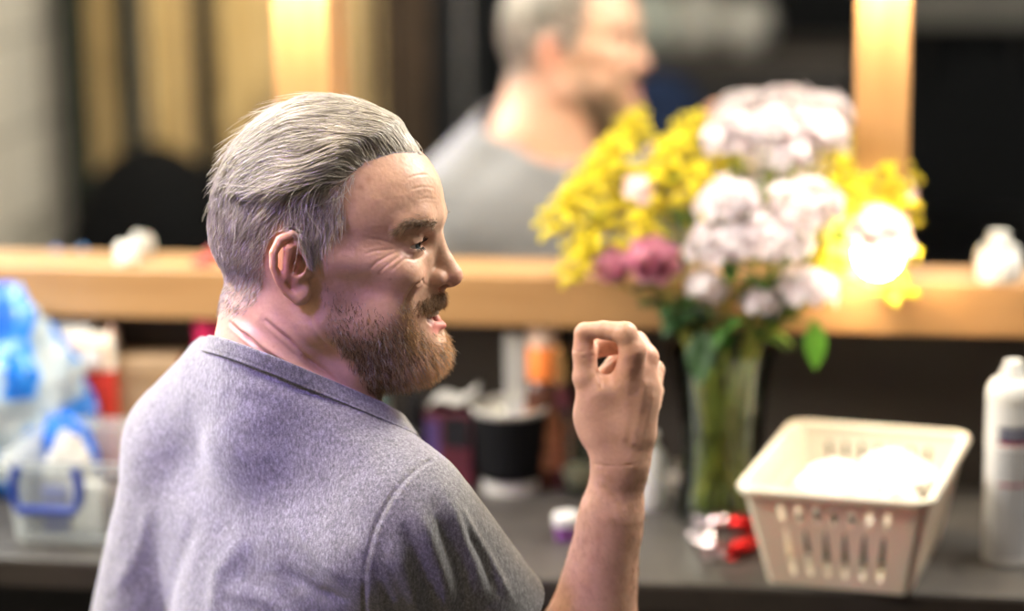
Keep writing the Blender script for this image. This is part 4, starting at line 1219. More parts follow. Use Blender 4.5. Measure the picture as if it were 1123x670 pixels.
lay_ = t.ramp(mr.outputs[0], [(0,(.60,.60,.62)),(.40,(.60,.60,.62)),(.555,(.45,.06,.06)),(.575,(.62,.62,.63)),(.865,(.50,.08,.08)),(.885,(.015,.02,.075))])
for el in [n for n in t.n if n.type == 'VALTORGB']: el.color_ramp.interpolation = 'CONSTANT'
rows = t.node('ShaderNodeMath', _operation='FRACT'); mu = t.node('ShaderNodeMath', _operation='MULTIPLY'); mu.inputs[1].default_value = 34; t.l(mr.outputs[0], mu.inputs[0]); t.l(mu.outputs[0], rows.inputs[0])
gt = t.node('ShaderNodeMath', _operation='GREATER_THAN'); gt.inputs[1].default_value = .5; t.l(rows.outputs[0], gt.inputs[0])
wn = t.noise(1, 1, t.coord((900,900,1)), .5); wg = t.node('ShaderNodeMath', _operation='GREATER_THAN'); wg.inputs[1].default_value = .42; t.l(wn, wg.inputs[0])
txt = t.node('ShaderNodeMath', _operation='MULTIPLY'); t.l(gt.outputs[0], txt.inputs[0]); t.l(wg.outputs[0], txt.inputs[1])
lim = t.node('ShaderNodeMath', _operation='LESS_THAN'); lim.inputs[1].default_value = .84; t.l(mr.outputs[0], lim.inputs[0])
tx2 = t.node('ShaderNodeMath', _operation='MULTIPLY'); t.l(txt.outputs[0], tx2.inputs[0]); t.l(lim.outputs[0], tx2.inputs[1])
hz = t.node('ShaderNodeMath', _operation='COMPARE'); hz.inputs[1].default_value = .945; hz.inputs[2].default_value = .010; t.l(mr.outputs[0], hz.inputs[0])
hw_ = t.node('ShaderNodeMath', _operation='MULTIPLY'); t.l(hz.outputs[0], hw_.inputs[0]); t.l(wg.outputs[0], hw_.inputs[1])
c_ = t.mix(tx2.outputs[0], lay_, (.10,.10,.13)); c_ = t.mix(hw_.outputs[0], c_, (.55,.55,.6)); t.color(c_).set(Roughness=.3)
mb = MB(); vs = []; fs = []; ca = math.atan2(CAM[1]-p[1], CAM[0]-p[0]); na_ = 26
for j in range(na_+1):
    a = ca - .50 + (2.5*j/na_)
    for z_ in (h*.04, h*.70): vs.append((math.cos(a)*(r*.985+.0004), math.sin(a)*(r*.985+.0004), z_))
for j in range(na_): fs.append((2*j, 2*j+2, 2*j+3, 2*j+1))
mb.add(vs, fs).build('printed_label', t.m, can)

# ---- foil sweets
def foil(nm, c): 
    m = plain(nm, c, .22, .6, .15, 60, metal=.85, bump=.5); return m
M_red = foil('red_foil', (.60,.02,.02)); M_sil = foil('silver_pink_foil', (.80,.72,.76))
def sweet(px, py, mat, label, ang, r=.011, z=0, tl=0):
    c = at_z(px, py, TABLE_Z+z); root = empty('foil_sweet', (c[0], c[1], TABLE_Z+z), label, 'sweet', 'foil sweets beside the vase', ang)
    mb = MB(); mb.ball((0,0,r*.8), r, 20, sc=(1.35,.9,.8)); V_ = np.array(mb.v); V_ += .0009*np.stack([vnoise(V_*400+px, 1), vnoise(V_*400+px, 2), vnoise(V_*400+px, 3)], 1)
    V_[:, 2] = np.maximum(V_[:, 2], 0); mb.v = [tuple(v) for v in V_]; mb.build('wrapped_body', mat, root)
    for sg in (-1, 1):
        mb = MB(); vs = []; fs = []; n = 14
        for i in range(5):
            for j in range(n):
                a = 2*PI*j/n; rr = (.003 + .0028*i)*(1+.35*math.cos(4*a+i)); vs.append((sg*(r*1.25+.0035*i), rr*math.cos(a)*1.2, max(.0008, r*.8+rr*math.sin(a)*.6)))
        for i in range(4):
            for j in range(n): l = (j+1) % n; fs.append((i*n+j, i*n+l, (i+1)*n+l, (i+1)*n+j))
        mb.add(vs, fs).build('twisted_end', mat, root, solid=.0004)
    return root
sweet(776, 606, M_sil, 'silver pink foil sweet at the left end of the sweets, before the vase', 1.9, .0125)
sweet(790, 580, M_sil, 'silver foil sweet touching the foot of the vase', .5, .012)
sweet(812, 582, M_red, 'red foil sweet between the vase and the front red sweet', -.2, .012)
sweet(815, 608, M_red, 'red foil sweet nearest the counter edge, left of the basket', .9, .0135)
sweet(838, 590, M_red, 'dark red foil sweet tucked against the basket', 1.4, .010)

# ---- bottles and small things behind the cup
M_amber = plain('dark_amber_plastic', (.06,.02,.012), .2, .5, .2, 20)
M_orange = plain('orange_plastic', (.80,.22,.05), .35, .5, .08, 20)
M_gold = plain('brass_cap', (.85,.50,.22), .22, metal=.9)
M_clearcap = plain('frosted_peach_cap', (.82,.60,.48), .3, .5, .05, 20, trans=.2)
p, h, k = stand(597, 516, 340)
turned('pump_bottle', 'dark bottle with orange collar and frosted peach cap, behind the coffee cup', 'bottle', p,
  [('bottle_body', [(0,0),(20*k,0),(22*k,.003),(22*k,h*.50),(19*k,h*.58),(13*k,h*.62),(0,h*.62)], M_amber),
   ('collar', [(14.5*k,h*.61),(18*k,h*.62),(18*k,h*.80),(15*k,h*.82),(0,h*.82)], M_orange),
   ('cap', [(17*k,h*.80),(17.5*k,h*.96),(15*k,h),(0,h)], M_clearcap),
   ('paper_label', [(22.4*k,h*.12),(22.4*k,h*.46)], plain('brown_cream_label', (.30,.12,.06), .5, .3, .6, 90))])
p, h, k = stand(614, 530, 378)
turned('small_bottle', 'slim brown bottle with a brass cap, right of the coffee cup', 'bottle', p,
  [('bottle_body', [(0,0),(14*k,0),(15*k,.003),(15*k,h*.62),(9*k,h*.74),(0,h*.74)], plain('purple_brown_glass', (.12,.035,.05), .15)),
   ('cap', [(10.5*k,h*.73),(11.5*k,h*.76),(11.5*k,h*.96),(9*k,h),(0,h)], M_gold),
   ('paper_label', [(15.4*k,h*.15),(15.4*k,h*.5)], plain('terracotta_label', (.45,.14,.07), .5, .3, .4, 120))])
def carton(name, label, cat, p, w, d, h, rz, mat, parts=(), group=None):
    r = empty(name, p, label, cat, group, rz)
    MB().box((-w/2,-d/2,0),(w/2,d/2,h)).build('box_body', mat, r, bevel=.0015)
    for nm, (x0,x1,z0,z1), m in parts:
        MB().box((x0*w,-d/2-.0008,z0*h),(x1*w,-d/2,z1*h)).build(nm, m, r, smooth=False)
    return r
p, h, k = stand(568, 500, 364)
carton('carton', 'tall narrow white carton behind the coffee cup, beside the peach-capped bottle', 'box', p, 24*k, .03, h, .1, plain('light_grey_card', (.36,.355,.35), .7),
  [('printed_panel', (-.32,.32,.2,.55), plain('grey_print', (.35,.35,.38), .6, .3, .4, 200))])
p, h, k = stand(413, 505, 420)
carton('carton', 'pale mint carton just right of the neckline, left of the black bottle', 'box', p, 30*k, .03, h, .0, plain('pale_mint_card', (.66,.72,.62), .6), [('printed_panel', (.2,.5,0.02,.98), plain('deep_teal_card', (.03,.08,.08), .6))])
p, h, k = stand(458, 505, 432)
turned('nail_polish_bottle', 'small black bottle with black cap below the beard', 'bottle', p,
  [('bottle_body', [(0,0),(14*k,0),(15*k,.004),(14*k,h*.55),(7*k,h*.62),(0,h*.62)], M_glossblack), ('cap', [(7.5*k,h*.6),(8.5*k,h*.62),(7*k,h),(0,h)], M_glossblack)])
M_dred = plain('dark_red_card', (.07,.012,.022), .45, .4, .3, 40); M_purp = plain('violet_card', (.06,.035,.12), .45, .4, .3, 40)
p, h, k = stand(500, 508, 448)
carton('make_up_case', 'dark red and violet make-up box left of the coffee cup', 'box', p, 52*k, .05, h, -.15, M_dred, [('violet_panel', (-.5,-.2,.1,.9), M_purp), ('dark_panel', (-.1,.45,.55,.95), M_glossblack)])
zb_ = TABLE_Z + h + .0005
mb = MB(); V0 = []
for i in range(9):
    for j in range(7):
        V0.append(((i-4)*.0075, (j-3)*.009, .010+.006*math.sin(i*.9)+.004*math.cos(j*1.3)+ .002*i))
zm = min(v[2] for v in V0); V0 = [(x, y, z-zm+.001) for x, y, z in V0]
fs = [(i*7+j, (i+1)*7+j, (i+1)*7+j+1, i*7+j+1) for i in range(8) for j in range(6)]
o = mb.add(V0, fs).build('cotton_cloth', M_wpaper, None, solid=.002); o.location = (p[0], p[1], zb_); tag(o, 'crumpled white paper wipe lying on the dark red make-up box', 'wipe')
p, h, k = stand(470, 520, 500)
carton('powder_compact', 'flat black powder compact in front of the black bottle', 'compact', p, 40*k, .035, h*.8, .2, M_glossblack, [('clasp', (-.1,.1,.3,.7), M_gold)])
# glass tumbler and small pot by the forearm
p, h, k = stand(634, 540, 446)
tum = empty('glass_tumbler', p, 'clear glass tumbler partly behind the raised wrist', 'glass')
MB().lathe([(0,0),(15*k,0),(17*k,.003),(21*k,h),(19.5*k,h),(15.5*k,.012),(0,.010)], 48).build('glass', M_glass, tum)
MB().lathe([(0,.0105),(15.4*k,.0125),(16.5*k,h*.3),(0,h*.3)], 40).build('pale_powder', plain('pale_powder', (.70,.66,.58), .8), tum)
p, h, k = stand(621, 592, 563)
turned('cream_pot', 'tiny purple pot with a white lid, left of the forearm', 'pot', p,
  [('pot', [(0,0),(11*k,0),(12*k,.002),(13*k,h*.62),(0,h*.62)], plain('purple_pot_print', (.16,.05,.18), .3, .5, .6, 150)), ('lid', [(14*k,h*.6),(14.5*k,h*.65),(14.5*k,h*.95),(13*k,h),(0,h)], M_white)])
p, h, k = stand(712, 556, 474)
turned('lotion_bottle', 'white lotion bottle just right of the raised forearm', 'bottle', p,
  [('bottle_body', [(0,0),(16*k,0),(17*k,.003),(17*k,h*.72),(10*k,h*.82),(0,h*.82)], M_white), ('cap', [(9.5*k,h*.8),(10*k,h*.82),(9.5*k,h),(0,h)], M_white)])
p, h, k = stand(742, 538, 500)
turned('perfume_bottle', 'small round silver-topped bottle left of the vase', 'bottle', p,
  [('bottle_body', [(0,0),(9*k,0),(13*k,h*.2),(13*k,h*.4),(5*k,h*.6),(0,h*.6)], plain('smoky_glass', (.25,.22,.2), .1)), ('cap', [(0,h*.55),(6*k,h*.58),(9*k,h*.75),(7*k,h*.93),(0,h)], plain('silver_cap', (.8,.78,.74), .15, metal=1))])
# white bottle on the frame ledge
p = at_z(1097, 315, zt); kx = float(np.dot(p-CAM, _fw))/F; h = at_y(1097, 263, FRAME_Y+.026)[2]-zt
turned('white_bottle', 'squat white bottle standing on the wooden mirror ledge at the far right', 'bottle', (p[0], FRAME_Y+.0265, zt),
  [('bottle_body', [(0,0),(24*kx,0),(25.5*kx,.003),(25.5*kx,h*.45),(22*kx,h*.62),(12*kx,h*.72),(0,h*.72)], M_white), ('cap', [(12*kx,h*.70),(12.5*kx,h*.72),(12*kx,h*.97),(10*kx,h),(0,h)], M_white)])
# small things on the ledge at the left
M_pinkred = plain('red_foil_wrap', (.55,.05,.05), .4, .5, .3, 60)
p = at_z(212, 300, zt); lump('wrapped_sweet', (p[0], FRAME_Y+.022, zt), (.014,.011,.007), M_pinkred, 'little red wrapped sweet on the mirror ledge left of the head', 'sweet', None, 21, .2, 2, 24)
p = at_z(126, 299, zt); lump('tissue', (p[0], FRAME_Y+.024, zt), (.015,.011,.016), M_tis, 'small crumpled white tissue on the mirror ledge at the left, beside the reflected armchair', 'tissue', None, 24, .3, 2.5, 28)
# ---- left end of the counter
M_boxp = thin('clear_storage_plastic', (.84,.87,.88), .2, .16, .5)
M_blue = plain('royal_blue_plastic', (.015,.04,.24), .35)
c0 = at_z(8, 600, TABLE_Z); c1 = at_z(112, 603, TABLE_Z); kx = float(np.dot(c0-CAM, _fw))/F
BW = .235; BD = .19; BHt = at_y(8, 505, c0[1]+.0)[2]-TABLE_Z
box = empty('storage_box', (c0[0]+BW/2-.004, c0[1]+BD/2+.004, TABLE_Z), 'clear plastic storage box with blue clip handle at the left end of the counter', 'storage box')
loft([R3(BW*.92, BD*.92, .012, 0), R3(BW, BD, .014, BHt*.9), R3(BW+.012, BD+.012, .018, BHt*.9), R3(BW+.012, BD+.012, .018, BHt), R3(BW+.002, BD+.002, .014, BHt), R3(BW-.006, BD-.006, .012, BHt*.9), R3(BW*.92-.006, BD*.92-.006, .010, .004)], cap0=True, cap1=True).build('tub', M_boxp, box)
for sg in (-1,):
    y = -BD/2*.97-.006
    hb = MB(); hx = -BW/2+.058; pts = [(hx+dx_, y-dy_, BHt*f_) for dx_, dy_, f_ in ((-.036,0,.93), (-.041,.003,.75), (-.040,.004,.56), (-.034,.006,.45), (.034,.006,.45), (.040,.004,.56), (.041,.003,.75), (.036,0,.93))]
    hb.tube(pts, .0062, 10); hb.build('clip_handle', M_blue, box)
def inbox(x, y): return (c0[0]+BW/2-.004+x, c0[1]+BD/2+.004+y, TABLE_Z+.0045)
M_tin = plain('brown_printed_tin', (.10,.06,.05), .35, .5, .5, 60)
carton('product_box', 'small brown printed box inside the clear storage box', 'box', inbox(.02,-.04), .045, .03, .055, .1, M_tin)
carton('product_box', 'pale paper packet leaning inside the clear storage box, left of the brown box', 'box', inbox(-.03,-.035), .04, .02, .06, -.1, M_wpaper)
carton('product_box', 'dark blue packet at the left inside the clear storage box', 'box', inbox(-.075,-.03), .03, .03, .05, .3, M_blue)
carton('product_box', 'dull pink packet at the back inside the clear storage box', 'box', inbox(.04,.03), .06, .03, .07, .0, plain('dull_pink_card', (.45,.25,.28), .5))
# red and white carton
p, h, k = stand(104, 520, 365)
M_rb = plain('red_card', (.62,.045,.025), .5, .4, .08, 10); M_wb = plain('cream_white_card', (.74,.69,.60), .6, .3, .05, 10)
rw = empty('gift_carton', p, 'red and white card carton standing behind the clear storage box', 'carton', rz=.12)
w_ = 64*k
hr = h*.77
MB().box((-w_/2,-.03,0),(w_/2,.03,hr)).build('red_body', M_rb, rw, bevel=.001)
mb = MB(); mb.add([(-w_/2,-.0302,hr),(w_/2,-.0302,hr),(w_/2*.94,-.022,h),(-w_/2*.94,-.022,h), (-w_/2,.03,hr),(w_/2,.03,hr),(w_/2*.94,.022,h),(-w_/2*.94,.022,h)], [(0,1,2,3),(5,4,7,6),(1,5,6,2),(4,0,3,7),(3,2,6,7),(4,5,1,0)]).build('white_top', M_wb, rw, bevel=.001)
MB().box((-w_*.33,-.032,h*.81),(w_*.30,-.0245,h*.93)).build('window_panel', plain('pale_window_panel', (.82,.80,.76), .4), rw, bevel=.0008)
fr_ = MB(); 
for a, b in (((-w_*.40,-.0325,h*.785),(w_*.37,-.028,h*.805)), ((-w_*.40,-.0300,h*.935),(w_*.37,-.024,h*.95)), ((-w_*.40,-.0325,h*.805),(-w_*.34,-.025,h*.935)), ((w_*.31,-.0325,h*.805),(w_*.37,-.025,h*.935))): fr_.box(a, b)
fr_.build('window_border', plain('tan_border', (.60,.33,.18), .5), rw, smooth=False)
mb = MB().tube([(w_*.42, -.012, h*.9), (w_*.44, -.012, h*1.0), (w_*.45, -.010, h*1.06)], .004, 10); mb.build('tab', plain('pinkish_tab', (.65,.40,.30), .6), rw)
# tan box behind
p, h, k = stand(165, 505, 388)
carton('tan_box', 'plain tan cardboard box between the red carton and the left shoulder', 'box', p, 90*k, .06, h, 0, plain('tan_cardboard', (.36,.24,.14), .8), [('tape', (-.5,.5,.8,.9), plain('brown_tape', (.30,.19,.10), .3))])
# grey-white box low behind the bag
p, h, k = stand(60, 500, 352)
carton('white_box', 'large white box standing against the wall behind the blue bag', 'box', p, 110*k, .04, h, 0, plain('cool_white_card', (.52,.52,.55), .7), [('lid_band', (-.5,.5,.88,.99), M_wpaper)])
# blue bag
t = NT('blue_white_film'); n_ = t.noise(11, 3, None, .55, .6); t.color(t.ramp(n_, [(.44,(.008,.10,.50)),(.50,(.02,.22,.70)),(.54,(.38,.47,.53)),(.7,(.52,.56,.58))])).set(Roughness=.25); t.bump(t.noise(40, 4), .5, .004); M_film = t.m
p, h, k = stand(18, 545, 346)
lump('blue_bag', (p[0]-.01, p[1]+.03, TABLE_Z), (.095,.062,h*.56), M_film, 'crumpled blue and white plastic bag at the far left of the counter', 'plastic bag', None, 31, .22, 2.2, 72)
M_b2 = plain('bright_blue_film', (.01,.12,.55), .25, .5, .3, 30, bump=.6)
p2 = at_z(66, 565, TABLE_Z)
p = inbox(-.085, .055)
lump('blue_pouch', (p[0], p[1], TABLE_Z+.0046), (.034,.026,.062), M_b2, 'bright blue film pouch standing in the clear storage box', 'pouch', None, 33, .25, 2.6, 40)
lump('rolled_cloth', inbox(-.065, .0), (.028,.026,.056), plain('grey_white_cloth', (.40,.39,.38), .9), 'rolled grey-white cloth standing in the left of the storage box', 'cloth', None, 35, .25, 2.6, 40)
# pink bottle behind the neck
p, h, k = stand(235, 505, 316)
M_pink = plain('hot_pink_plastic', (.85,.03,.16), .3, .5, .05, 20)
turned('pink_bottle', 'hot pink round-topped bottle just behind the back of the neck', 'bottle', p,
  [('bottle_body', [(0,0),(15*k,0),(16*k,.004),(17*k,h*.6),(14*k,h*.72),(0,h*.72)], M_pink), ('cap', [(13*k,h*.72),(15*k,h*.78),(15*k,h*.88),(11*k,h*.97),(0,h)], M_pink)])
# ================================================================ flowers in the vase
def tr_mat(nm, a, b, sc=60, trans=.35, rough=.55):
    t = NT(nm); c = t.ramp(t.noise(sc, 3), [(.3, a), (.7, b)]); t.color(c).set(Roughness=rough)
    tr = t.node('ShaderNodeBsdfTranslucent'); t.l(c, tr.inputs['Color']); mx = t.node('ShaderNodeMixShader'); mx.inputs[0].default_value = trans
    t.l(t.p.outputs[0], mx.inputs[1]); t.l(tr.outputs[0], mx.inputs[2]); t.l(mx.outputs[0], t.out.inputs[0]); return t.m
M_phlox = tr_mat('white_lilac_petal', (.62,.54,.59), (.74,.70,.72)); M_eye = plain('pink_flower_throat', (.65,.14,.24), .5)
M_yel = tr_mat('goldenrod_yellow', (.76,.64,.02), (.88,.78,.06)); M_rose = tr_mat('dusty_pink_petal', (.58,.22,.34), (.74,.42,.50))
M_pale = tr_mat('pale_pink_petal', (.76,.52,.55), (.84,.70,.70))
M_leaf = tr_mat('green_leaf', (.035,.12,.015), (.09,.24,.03), 40, .35); M_dleaf = tr_mat('dark_green_leaf', (.015,.05,.012), (.03,.09,.02), 40, .2)
M_gleaf = tr_mat('grey_green_leaf', (.20,.29,.22), (.30,.40,.30), 40, .2)
M_stem = plain('green_stem', (.26,.30,.06), .5, .4, .3, 60); M_ystem = plain('olive_stem', (.42,.38,.09), .5, .4, .3, 60)
rf = random.Random(17)
def leafmesh(L_, w, mat, parent, base, dirv, droop=.4, name='leaf'):
    d = Vector(dirv).normalized(); sd = d.cross(Vector((0,0,1))); sd = sd.normalized() if sd.length > .1 else Vector((1,0,0)); up = sd.cross(d)
    vs = []; fs = []; n = 9
    for i in range(n):
        t_ = i/(n-1); ww = w*math.sin(PI*min(1, t_*.97+.03))**.8*(1-.25*t_)
        c = Vector(base) + d*L_*t_ - Vector((0,0,1))*droop*L_*t_*t_
        for j in (-1, -.5, 0, .5, 1): vs.append(c + sd*ww*j + up*(abs(j)*ww*.28))
    for i in range(n-1):
        for j in range(4): fs.append((i*5+j, i*5+j+1, (i+1)*5+j+1, (i+1)*5+j))
    return MB().add(vs, fs).build(name, mat, parent, solid=.0004)
vc = Vector(VP_); 
def mouth_pt(tgt):
    d = Vector((tgt[0]-vc.x, tgt[1]-vc.y, 0)); L_ = min(.044, d.length*.5+.004); d = d.normalized() if d.length > 1e-6 else Vector((1,0,0))
    return vc + d*L_*rf.uniform(.75, 1) + Vector((0,0,VHt*1.0)), d
def stemline(tgt, root):
    m, d = mouth_pt(tgt); off = Vector((rf.uniform(-.006,.006), rf.uniform(-.006,.006), 0))
    a = vc - d*rf.uniform(.018,.040) + off + Vector((0,0,.022)); w = vc + Vector((rf.uniform(-.020,.020), rf.uniform(-.02,.02), 0)) + off + Vector((0,0,VHt*.5))
    ctrl = [a, w, m]; T_ = Vector(tgt); m2 = m.lerp(T_, .5) + Vector((0,0,.012)); ctrl += [m2, T_]
    out = []
    for i in range(len(ctrl)-1):
        p0 = ctrl[max(i-1,0)]; p1 = ctrl[i]; p2 = ctrl[i+1]; p3 = ctrl[min(i+2, len(ctrl)-1)]
        for s in range(6):
            t_ = s/6; out.append(.5*((2*p1)+(p2-p0)*t_+(2*p0-5*p1+4*p2-p3)*t_*t_+(3*p1-p0-3*p2+p3)*t_**3))
    out.append(T_); return out
def flower_root(name, tgt, label, cat, group, thick=.0019, mat=None, leaves=2, lm=None, ll=(.035,.06)):
    r = empty(name, vc + Vector((0,0,.001)), label, cat, group)
    pts = stemline(tgt, r); mb = MB().tube(pts, thick, 8); child(mb, 'stem', mat or M_stem, r)
    for i in range(leaves):
        q = pts[int(len(pts)*rf.uniform(.62, .86))]; a = rf.uniform(0, 2*PI)
        o = leafmesh(rf.uniform(*ll), rf.uniform(.009,.015), lm or rf.choice([M_leaf, M_dleaf, M_leaf]), r, q, (math.cos(a), math.sin(a), rf.uniform(.1,.8)), rf.uniform(.2,.7)); local(o, r)
    return r, pts
def petal_disc(mb, c, nrm, R_, n=5, mi=0, eye=1, cup=.25, jit=.1):
    nrm = Vector(nrm).normalized(); u = nrm.orthogonal().normalized(); v = nrm.cross(u); a0 = rf.uniform(0, 6.28)
    for k in range(n):
        a = a0+2*PI*k/n; dr = u*math.cos(a)+v*math.sin(a); sd = nrm.cross(dr)
        vs = [c]; prof = [(.35,.22),(.7,.50),(.95,.42),(1.06,.0)]
        L_ = []; 
        for t_, w in prof[:-1]: L_.append((t_, w))
        ring = [c + dr*R_*t_ + sd*R_*w*s + nrm*R_*cup*t_*t_*(1) for s in (1,) for t_, w in L_] + [c + dr*R_*1.0 + nrm*R_*cup*.8] + [c + dr*R_*t_ - sd*R_*w + nrm*R_*cup*t_*t_ for t_, w in reversed(L_)]
        mb.add([c]+ring, [(0, i, i+1) for i in range(1, len(ring))], mi)
    if eye: mb.ball(c + nrm*R_*.06, R_*.13, 6, eye)
def phlox(tgt, rad, label, nfl, mat=None, fr=.010, squash=.75, leaves=2, group='phlox stems in the vase'):
    T_ = Vector(tgt); r, pts = flower_root('phlox_stem', T_ - Vector((0,0,rad*.55)), label, 'flower', group, leaves=leaves)
    mb = MB(); tb = MB()
    for i in range(nfl):
        z = 1-1.45*(i+.5)/nfl; a = i*2.39996; s = math.sqrt(max(0, 1-z*z)); rr = rad*rf.uniform(.68, 1.18)
        d = Vector((s*math.cos(a), s*math.sin(a), z)); c = T_ + Vector((d.x*rr, d.y*rr, d.z*rr*squash))
        petal_disc(mb, c, d + Vector((rf.uniform(-.3,.3), rf.uniform(-.3,.3), rf.uniform(-.1,.4))), fr*rf.uniform(.85,1.15))
        if i % 2 == 0: tb.tube([T_-Vector((0,0,rad*.5)), T_.lerp(c, .5), c], .0007, 5)
    child(mb, 'flower_head', [mat or M_phlox, M_eye], r); child(tb, 'flower_stalks', M_stem, r)
    return r
vy = VP_[1]; print('vase y', vy)
def fp(px, py, dy): return at_y(px, py, vy+dy)
phlox(fp(802,152,.03), .033, 'white phlox head highest on the left, above the bouquet', 60)
phlox(fp(852,140,.035), .034, 'white phlox head at the very top centre of the bouquet', 60)
phlox(fp(900,146,.045), .030, 'white phlox head at the top right of the bouquet', 48)
phlox(fp(870,168,.02), .024, 'white phlox head just under the top row of the bouquet', 34)
phlox(fp(800,222,-.055), .036, 'white phlox head in the middle front of the bouquet, upper one', 50)
phlox(fp(795,268,-.060), .038, 'large white phlox head in the middle front, above the vase', 56)
phlox(fp(848,262,-.060), .040, 'white phlox head right of the large middle front one', 60)
phlox(fp(884,226,-.03), .040, 'white phlox head at the right middle of the bouquet beside the post', 58)
phlox(fp(776,316,-.05), .022, 'small lilac-white phlox head low on the left above the vase', 20, fr=.011)
phlox(fp(834,332,-.05), .018, 'small lilac-white phlox head low in the middle above the vase', 14, fr=.011)
phlox(fp(886,318,-.045), .032, 'lilac-white phlox head hanging low on the right', 36, fr=.0105)
phlox(fp(965,256,-.02), .034, 'pale pink flower with deep pink throat at the far right of the bouquet', 42, M_pale, .012)
phlox(fp(700,208,.0), .018, 'small pale bud cluster among the yellow flowers on the left', 12, M_pale, .011, leaves=1)
def goldenrod(tgt, label, L_=.085, side=1, n=16, lean=.5, group='goldenrod stems in the vase'):
    T_ = Vector(tgt); r, pts = flower_root('goldenrod_stem', T_, label, 'flower', group, .0017, M_ystem, 2, M_leaf, (.03,.05))
    mb = MB(); tb = MB(); tip = T_
    for i in range(n):
        t_ = i/(n-1); a = i*2.4; base = T_ - Vector((-side*lean*.02*t_, 0, .055*t_)); ln = (.012+.034*t_)*L_/.085
        d = Vector((math.cos(a)*.9 + side*lean*.5, math.sin(a)*.9, .30)).normalized()
        end = base + d*ln - Vector((0,0,ln*.25)); tb.tube([base, base.lerp(end, .5)+Vector((0,0,ln*.14)), end], .0006, 5)
        for j in range(int(5+12*t_)):
            f = (j+1)/(5+12*t_); c = base.lerp(end, f) + Vector((0,0, ln*.56*f*(1-f)+.003)) + Vector((rf.uniform(-.004,.004), rf.uniform(-.004,.004), rf.uniform(-.001,.004)))
            mb.ball(c, rf.uniform(.0022,.0038), 6, sc=(1,1,1.25))
    child(mb, 'flower_plume', M_yel, r); child(tb, 'flower_stalks', M_ystem, r); return r
G_ = [((678,152,.03), 'yellow goldenrod plume highest on the left, apart from the others', -1, .10),
 ((746,152,.04), 'yellow goldenrod plume left of the top white phlox', -1, .11), ((722,190,.02), 'yellow goldenrod plume in the upper left middle', -1, .10),
 ((762,186,.0), 'yellow goldenrod plume behind the upper middle phlox', 1, .10), ((650,196,.02), 'yellow goldenrod plume at upper far left of the bouquet', -1, .10),
 ((626,210,.0), 'yellow goldenrod plume reaching furthest left', -1, .09), ((660,234,-.01), 'yellow goldenrod plume in the left cluster, middle one', -1, .10),
 ((646,262,-.02), 'yellow goldenrod plume lowest on the left above the roses', -1, .085), ((700,238,-.01), 'yellow goldenrod plume directly above the pink roses', 1, .09),
 ((916,178,.03), 'yellow goldenrod plume right of the top phlox heads', 1, .11), ((942,206,.03), 'yellow goldenrod plume in front of the lit wooden post', 1, .10),
 ((905,272,.02), 'yellow goldenrod plume behind the right middle phlox', 1, .09), ((970,186,.04), 'yellow goldenrod plume at the upper right edge past the post', 1, .08),
 ((972,236,.04), 'yellow goldenrod plume at the right edge past the post', 1, .07), ((970,284,.035), 'yellow goldenrod tip at the right edge just above the ledge', 1, .06)]
for (px, py, dy), lb, sd, L_ in G_: goldenrod(fp(px, py, dy), lb, L_, sd)
def rose(tgt, R_, label, lean):
    T_ = Vector(tgt); r, pts = flower_root('rose_stem', T_ - Vector((0,0,R_*.8)), label, 'flower', 'pink roses in the vase', .002, M_stem, 2, M_dleaf)
    mb = MB(); ax = Vector(lean).normalized(); q = Vector((0,0,1)).rotation_difference(ax)
    for layer in range(5):
        n = 3+layer; rr = R_*(.28+.18*layer)
        for k in range(n):
            a0 = 2*PI*k/n + layer*.7; vs = []; fs = []
            for i in range(6):
                for j in range(6):
                    u = i/5; a = a0 + (j/5-.5)*2.5*PI/n*1.15; rad = rr*(.35+.75*u**.7) * (1+.10*math.sin(j*1.3)); hz_ = R_*(-.8 + 1.75*u) - (R_*.12*layer*u)
                    if u > .9: rad *= 1.12
                    vs.append(T_ + q @ Vector((rad*math.cos(a), rad*math.sin(a), hz_)))
            for i in range(5):
                for j in range(5): fs.append((i*6+j, i*6+j+1, (i+1)*6+j+1, (i+1)*6+j))
            mb.add(vs, fs)
    child(mb, 'petals', M_rose, r)
    cb = MB()
    for k in range(5):
        a = k*1.257; cb.add([T_ + q @ Vector((R_*.2*math.cos(a-.5), R_*.2*math.sin(a-.5), -R_*.85)), T_ + q @ Vector((R_*.2*math.cos(a+.5), R_*.2*math.sin(a+.5), -R_*.85)), T_ + q @ Vector((R_*.75*math.cos(a), R_*.75*math.sin(a), -R_*.3))], [(0,1,2)])
    cb.ball(T_ + q @ Vector((0,0,-R_*.85)), R_*.25, 8); child(cb, 'sepals', M_leaf, r)
rose(fp(716,290,-.05), .026, 'dusty pink rose at the lower left of the bouquet, right one of the pair', (.15,-.7,.6))
rose(fp(676,294,-.03), .021, 'dusty pink rose bud at the lower left of the bouquet, left one of the pair', (-.3,-.5,.6))
def spray(tgt, label, mat, nl, ll, w, cat='foliage', grp='leafy sprays in the vase'):
    T_ = Vector(tgt); r, pts = flower_root('leafy_stem', T_, label, cat, grp, .0016, M_stem, 0)
    for i in range(nl):
        q = pts[int(len(pts)*(.60+.39*i/max(1, nl-1)))-1]; a = i*2.4+rf.uniform(-.4,.4)
        local(leafmesh(rf.uniform(*ll), w*rf.uniform(.8,1.2), mat, r, q, (math.cos(a), math.sin(a), rf.uniform(.0,.7)), rf.uniform(.1,.7)), r)
    return r
spray(fp(738,262,-.02), 'grey-green leafy spray between the yellow flowers and the middle phlox', M_gleaf, 8, (.03,.045), .011)
spray(fp(728,330,-.03), 'dark green leafy spray low on the left above the vase', M_dleaf, 10, (.035,.055), .014)
spray(fp(758,352,-.05), 'dark leafy stem drooping over the left rim of the vase', M_dleaf, 8, (.04,.055), .016)
